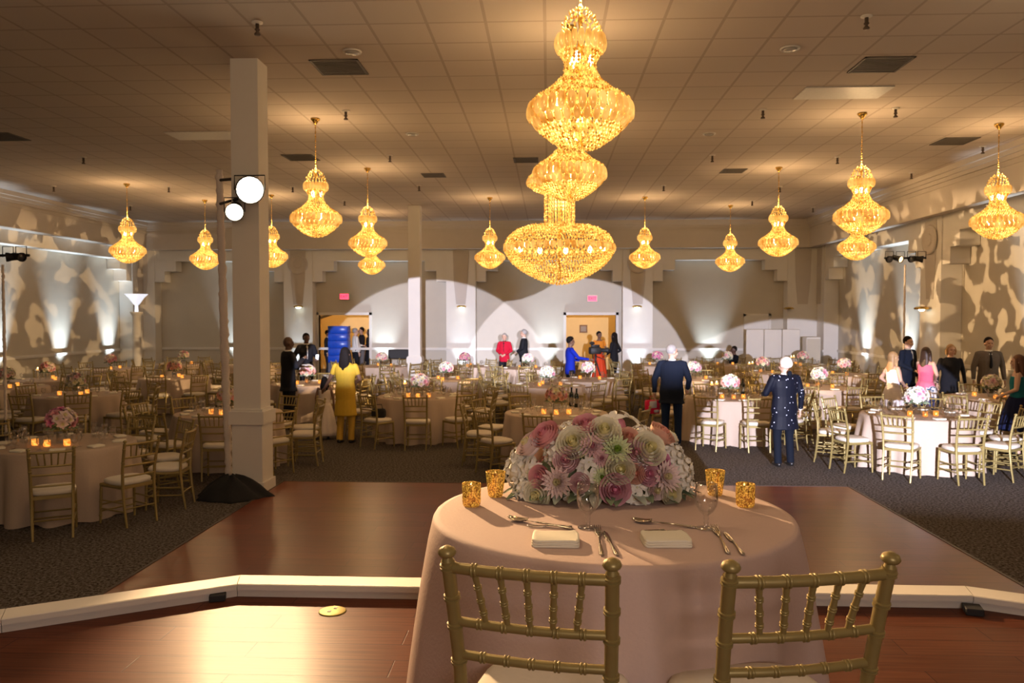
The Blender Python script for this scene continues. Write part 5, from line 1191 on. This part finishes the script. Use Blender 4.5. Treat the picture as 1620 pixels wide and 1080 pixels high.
person('girl in a pink top and banded skirt with long brown hair', 1466, y=15.8, H=1.60, rz=R(-60), skin='light', hair=('brown', 'long'), arms=('reach', 'front'), dress=(PINKD, BAND, .45, .32, 1.0), sleeves='none')
person('blonde woman in a loose black top, facing the camera', 1505, y=16.3, H=1.64, rz=R(178), skin='light', hair=('blonde', 'bob'), arms=('down', 'down'), top=(SUIT, .70, 'blouse'), legs=SUIT, wide=1.15)
person('tall man in a grey suit and dark tie facing the camera', 1565, y=16.4, H=1.78, rz=R(172), skin='tan', hair=('black', 'short'), arms=('down', 'down'), top=(CHAR, .74, 'jacket'), legs=CHAR, shirt=CUFF, tie=SUIT, wide=1.12)
person('woman in a teal lace top and dark skirt at the right edge', 1608, feet=722, H=1.60, rz=R(60), skin='light', hair=('redbrown', 'long'), arms=('front', 'side'), dress=(TEAL, FLOR, .46, .33, 1.0), sleeves='none')
person('man in a white shirt and dark trousers in the left doorway', 562, y=27.9, H=1.78, rz=R(-60), skin='light', hair=('grey', 'short'), arms=('hold', 'down'), top=(CUFF, .84, 'shirt'), legs=SUIT, belly=.05, hands=False)
person('person in a black top and grey trousers in the left doorway', 572, y=29.0, H=1.80, rz=R(120), skin='tan', hair=('black', 'short'), arms=('hold', 'down'), top=(SUIT, .84, 'shirt'), legs=GREYT, hands=False)
person('person in long black clothing at the right side of the left doorway', 584, y=29.6, H=1.72, rz=R(90), skin='tan', hair=('black', 'long'), arms=('front', 'down'), dress=(SUIT, SUIT, .05, .26, 1.0), hands=False)
person('person in dark clothes left of the blue stack in the doorway', 518, y=28.4, H=1.70, rz=R(-90), skin='tan', hair=('black', 'short'), arms=('front', 'down'), top=(SUIT, .80, 'jacket'), legs=SUIT, hands=False)

# things people hold or use
def in_frame(P, x, y, z): M = Matrix.Rotation(P.rotation_euler.z, 3, 'Z'); return Vector(P.location)+M @ Vector((x, y, z))
s_ = 1.72/1.75
c = in_frame(P10, -.345*s_, .06, .70); t = thing('gift_bag', 'red gift package with silver white panels carried by the man in the dark suit', 'gift', c, R(20))
GR = cl('red_gift_paper', (.62, .015, .07), rough=.4); GS = cl('silver_gift_paper', (.62, .62, .68), rough=.35)
MB().bbox((-.12, -.06, -.17), (.12, .06, .06), .012).obj('bag_body', GR, t)
MB().bbox((-.085, -.066, -.07), (.06, .066, .05), .01).obj('silver_panel', GS, t); MB().bbox((.0, -.068, -.15), (.10, .068, -.10), .01).obj('silver_panel', GS, t)
MB().tube([(-.05, 0, .05), (-.04, 0, .13), (.04, 0, .13), (.05, 0, .05)], .006, 6).obj('handle', GR, t)
c = in_frame(P2, -.17, .40, 1.20); t = thing('smartphone', 'lit white phone screen held by the man in the open jacket', 'phone', c, P2.rotation_euler.z)
MB().bbox((-.04, -.006, -.08), (.04, .006, .08), .004).obj('phone_body', BLACK, t); o = MB().box((-.036, .006, -.074), (.036, .008, .074)); o.obj('screen', emis('phone_screen', (.85, .9, 1), 2.5), t, False); t.rotation_euler = (R(-30), 0, P2.rotation_euler.z)
c = in_frame(P1, -.10, .40, 1.22); t = tag(MB().lathe([(0, 0), (.05, 0), (.09, .015), (.09, .02), (.05, .006), (0, .005)], 18, cap=False).obj('small_plate', plate_me.materials[0]), 'small white plate in the hand of the bald man', 'plate'); t.location = c
# camera on tripod
c = in_frame(P7, .12, .62, 0); t = thing('tripod', 'black and silver camera tripod in front of the blue shirt', 'tripod', (c.x, c.y, 0))
for k in range(3):
    a = k*2*PI/3+.4; MB().tube([(0, 0, 1.12), (.38*math.cos(a), .38*math.sin(a), 0)], [.02, .014], 8).obj('leg', SILVER if k else BLACK, t)
MB().tube([(0, 0, 1.0), (0, 0, 1.26)], .025, 8).obj('centre_column', BLACK, t); MB().tube([(0, 0, 1.22), (.22, -.18, 1.14)], .012, 6).obj('pan_handle', BLACK, t)
t = thing('video_camera', 'black video camera mounted on the tripod', 'camera', (c.x, c.y, 1.27), P7.rotation_euler.z)
MB().bbox((-.09, -.16, 0), (.09, .12, .17), .02).obj('camera_body', BLACK, t); mb = MB(); mb.tube([(0, .1, .09), (0, .26, .09), (0, .27, .09), (0, .33, .09)], [.05, .05, .065, .07], 14); mb.obj('lens', BLACK, t); MB().bbox((-.02, -.12, .17), (.02, .1, .23), .01).obj('top_handle', BLACK, t); MB().ball((.02, -.1, .27), (.05, .07, .04), 10, 6).obj('microphone', BLACKC, t)
# stack of blue wrapped trays on a grey cart in the left doorway
a = at_y(521, 515, 26.9); b2 = at_y(551, 515, 26.9); cx_, wd = (a.x+b2.x)/2, (b2.x-a.x)/2; topz = a.z
t = thing('serving_cart', 'grey cart under the blue stack in the left doorway', 'cart', (cx_, 26.95, 0))
MB().bbox((-wd, -.25, .15), (wd, .25, .62), .02).obj('cart_body', cl('grey_cart', (.14, .14, .16)), t)
for sx in (-1, 1):
    for sy in (-1, 1): MB().ball((sx*wd*.8, sy*.2, .07), (.03, .07, .07), 10, 8).obj('wheel', BLACK, t)
hh = (topz-.63)/5; BLU = mat('blue_plastic', (.012, .07, .50), .3, scale=12, var=.3)
ORDN = ['bottom', 'second from bottom', 'middle', 'second from top', 'top']
for k in range(5):
    o = MB().bbox((-wd*(1-.02*(k % 2)), -.25, 0), (wd*(1-.02*(k % 2)), .25, hh-.006), .010).obj('storage_crate', BLU); o.location = (cx_, 26.95, .625+k*hh); tag(o, 'blue plastic wrapped crate, %s of the stack in the left doorway' % ORDN[k], 'crate', 'blue crates in the doorway')
# chair for the seated guest
o = link('dining_chair', CH_LO, None, None); place(o, P11.location.x, P11.location.y, P11.rotation_euler.z); tag(o, 'gold chair the seated dark-clothed person sits on by the back wall', 'chair', 'gold chairs round the guest tables'); chairs.append((o.location.x, o.location.y))
gb = in_frame(P10, -.345*s_, .06, 0)
guest_tables(list(PEOPLE_XY)+[(c.x, c.y), (gb.x, gb.y-.4), (gb.x-.2, gb.y-.8), (gb.x, gb.y), (gb.x-.35, 12.2), (1.25, 12.3)])
bottle(904, 642, 'left of two dark wine bottles behind the head table flowers'); bottle(912, 644, 'right of two dark wine bottles behind the head table flowers'); bottle(1175, 624, 'dark wine bottle beside the sequined woman')
# black handbag on an empty chair
p = at_h(577, 657, .49); best = min(chairs, key=lambda q: (q[0]-p.x)**2+(q[1]-p.y)**2)
t = thing('handbag', 'small black handbag on the chair right of the yellow tunic', 'bag', (best[0], best[1], .49)); MB().bbox((-.12, -.06, 0), (.12, .06, .15), .03).obj('bag_body', BLACKC, t); MB().tube([(-.07, 0, .14), (-.05, 0, .22), (.05, 0, .22), (.07, 0, .14)], .007, 6).obj('strap', BLACKC, t)
# hair clip
c = in_frame(P12, -.01, -.16, 1.50*1.6/1.75+.0); o = MB().ball((0, 0, 0), (.035, .02, .045), 10, 8).obj('hair_bow', DKB); o.location = c; tag(o, 'small dark bow pinned in the white hair', 'bow')
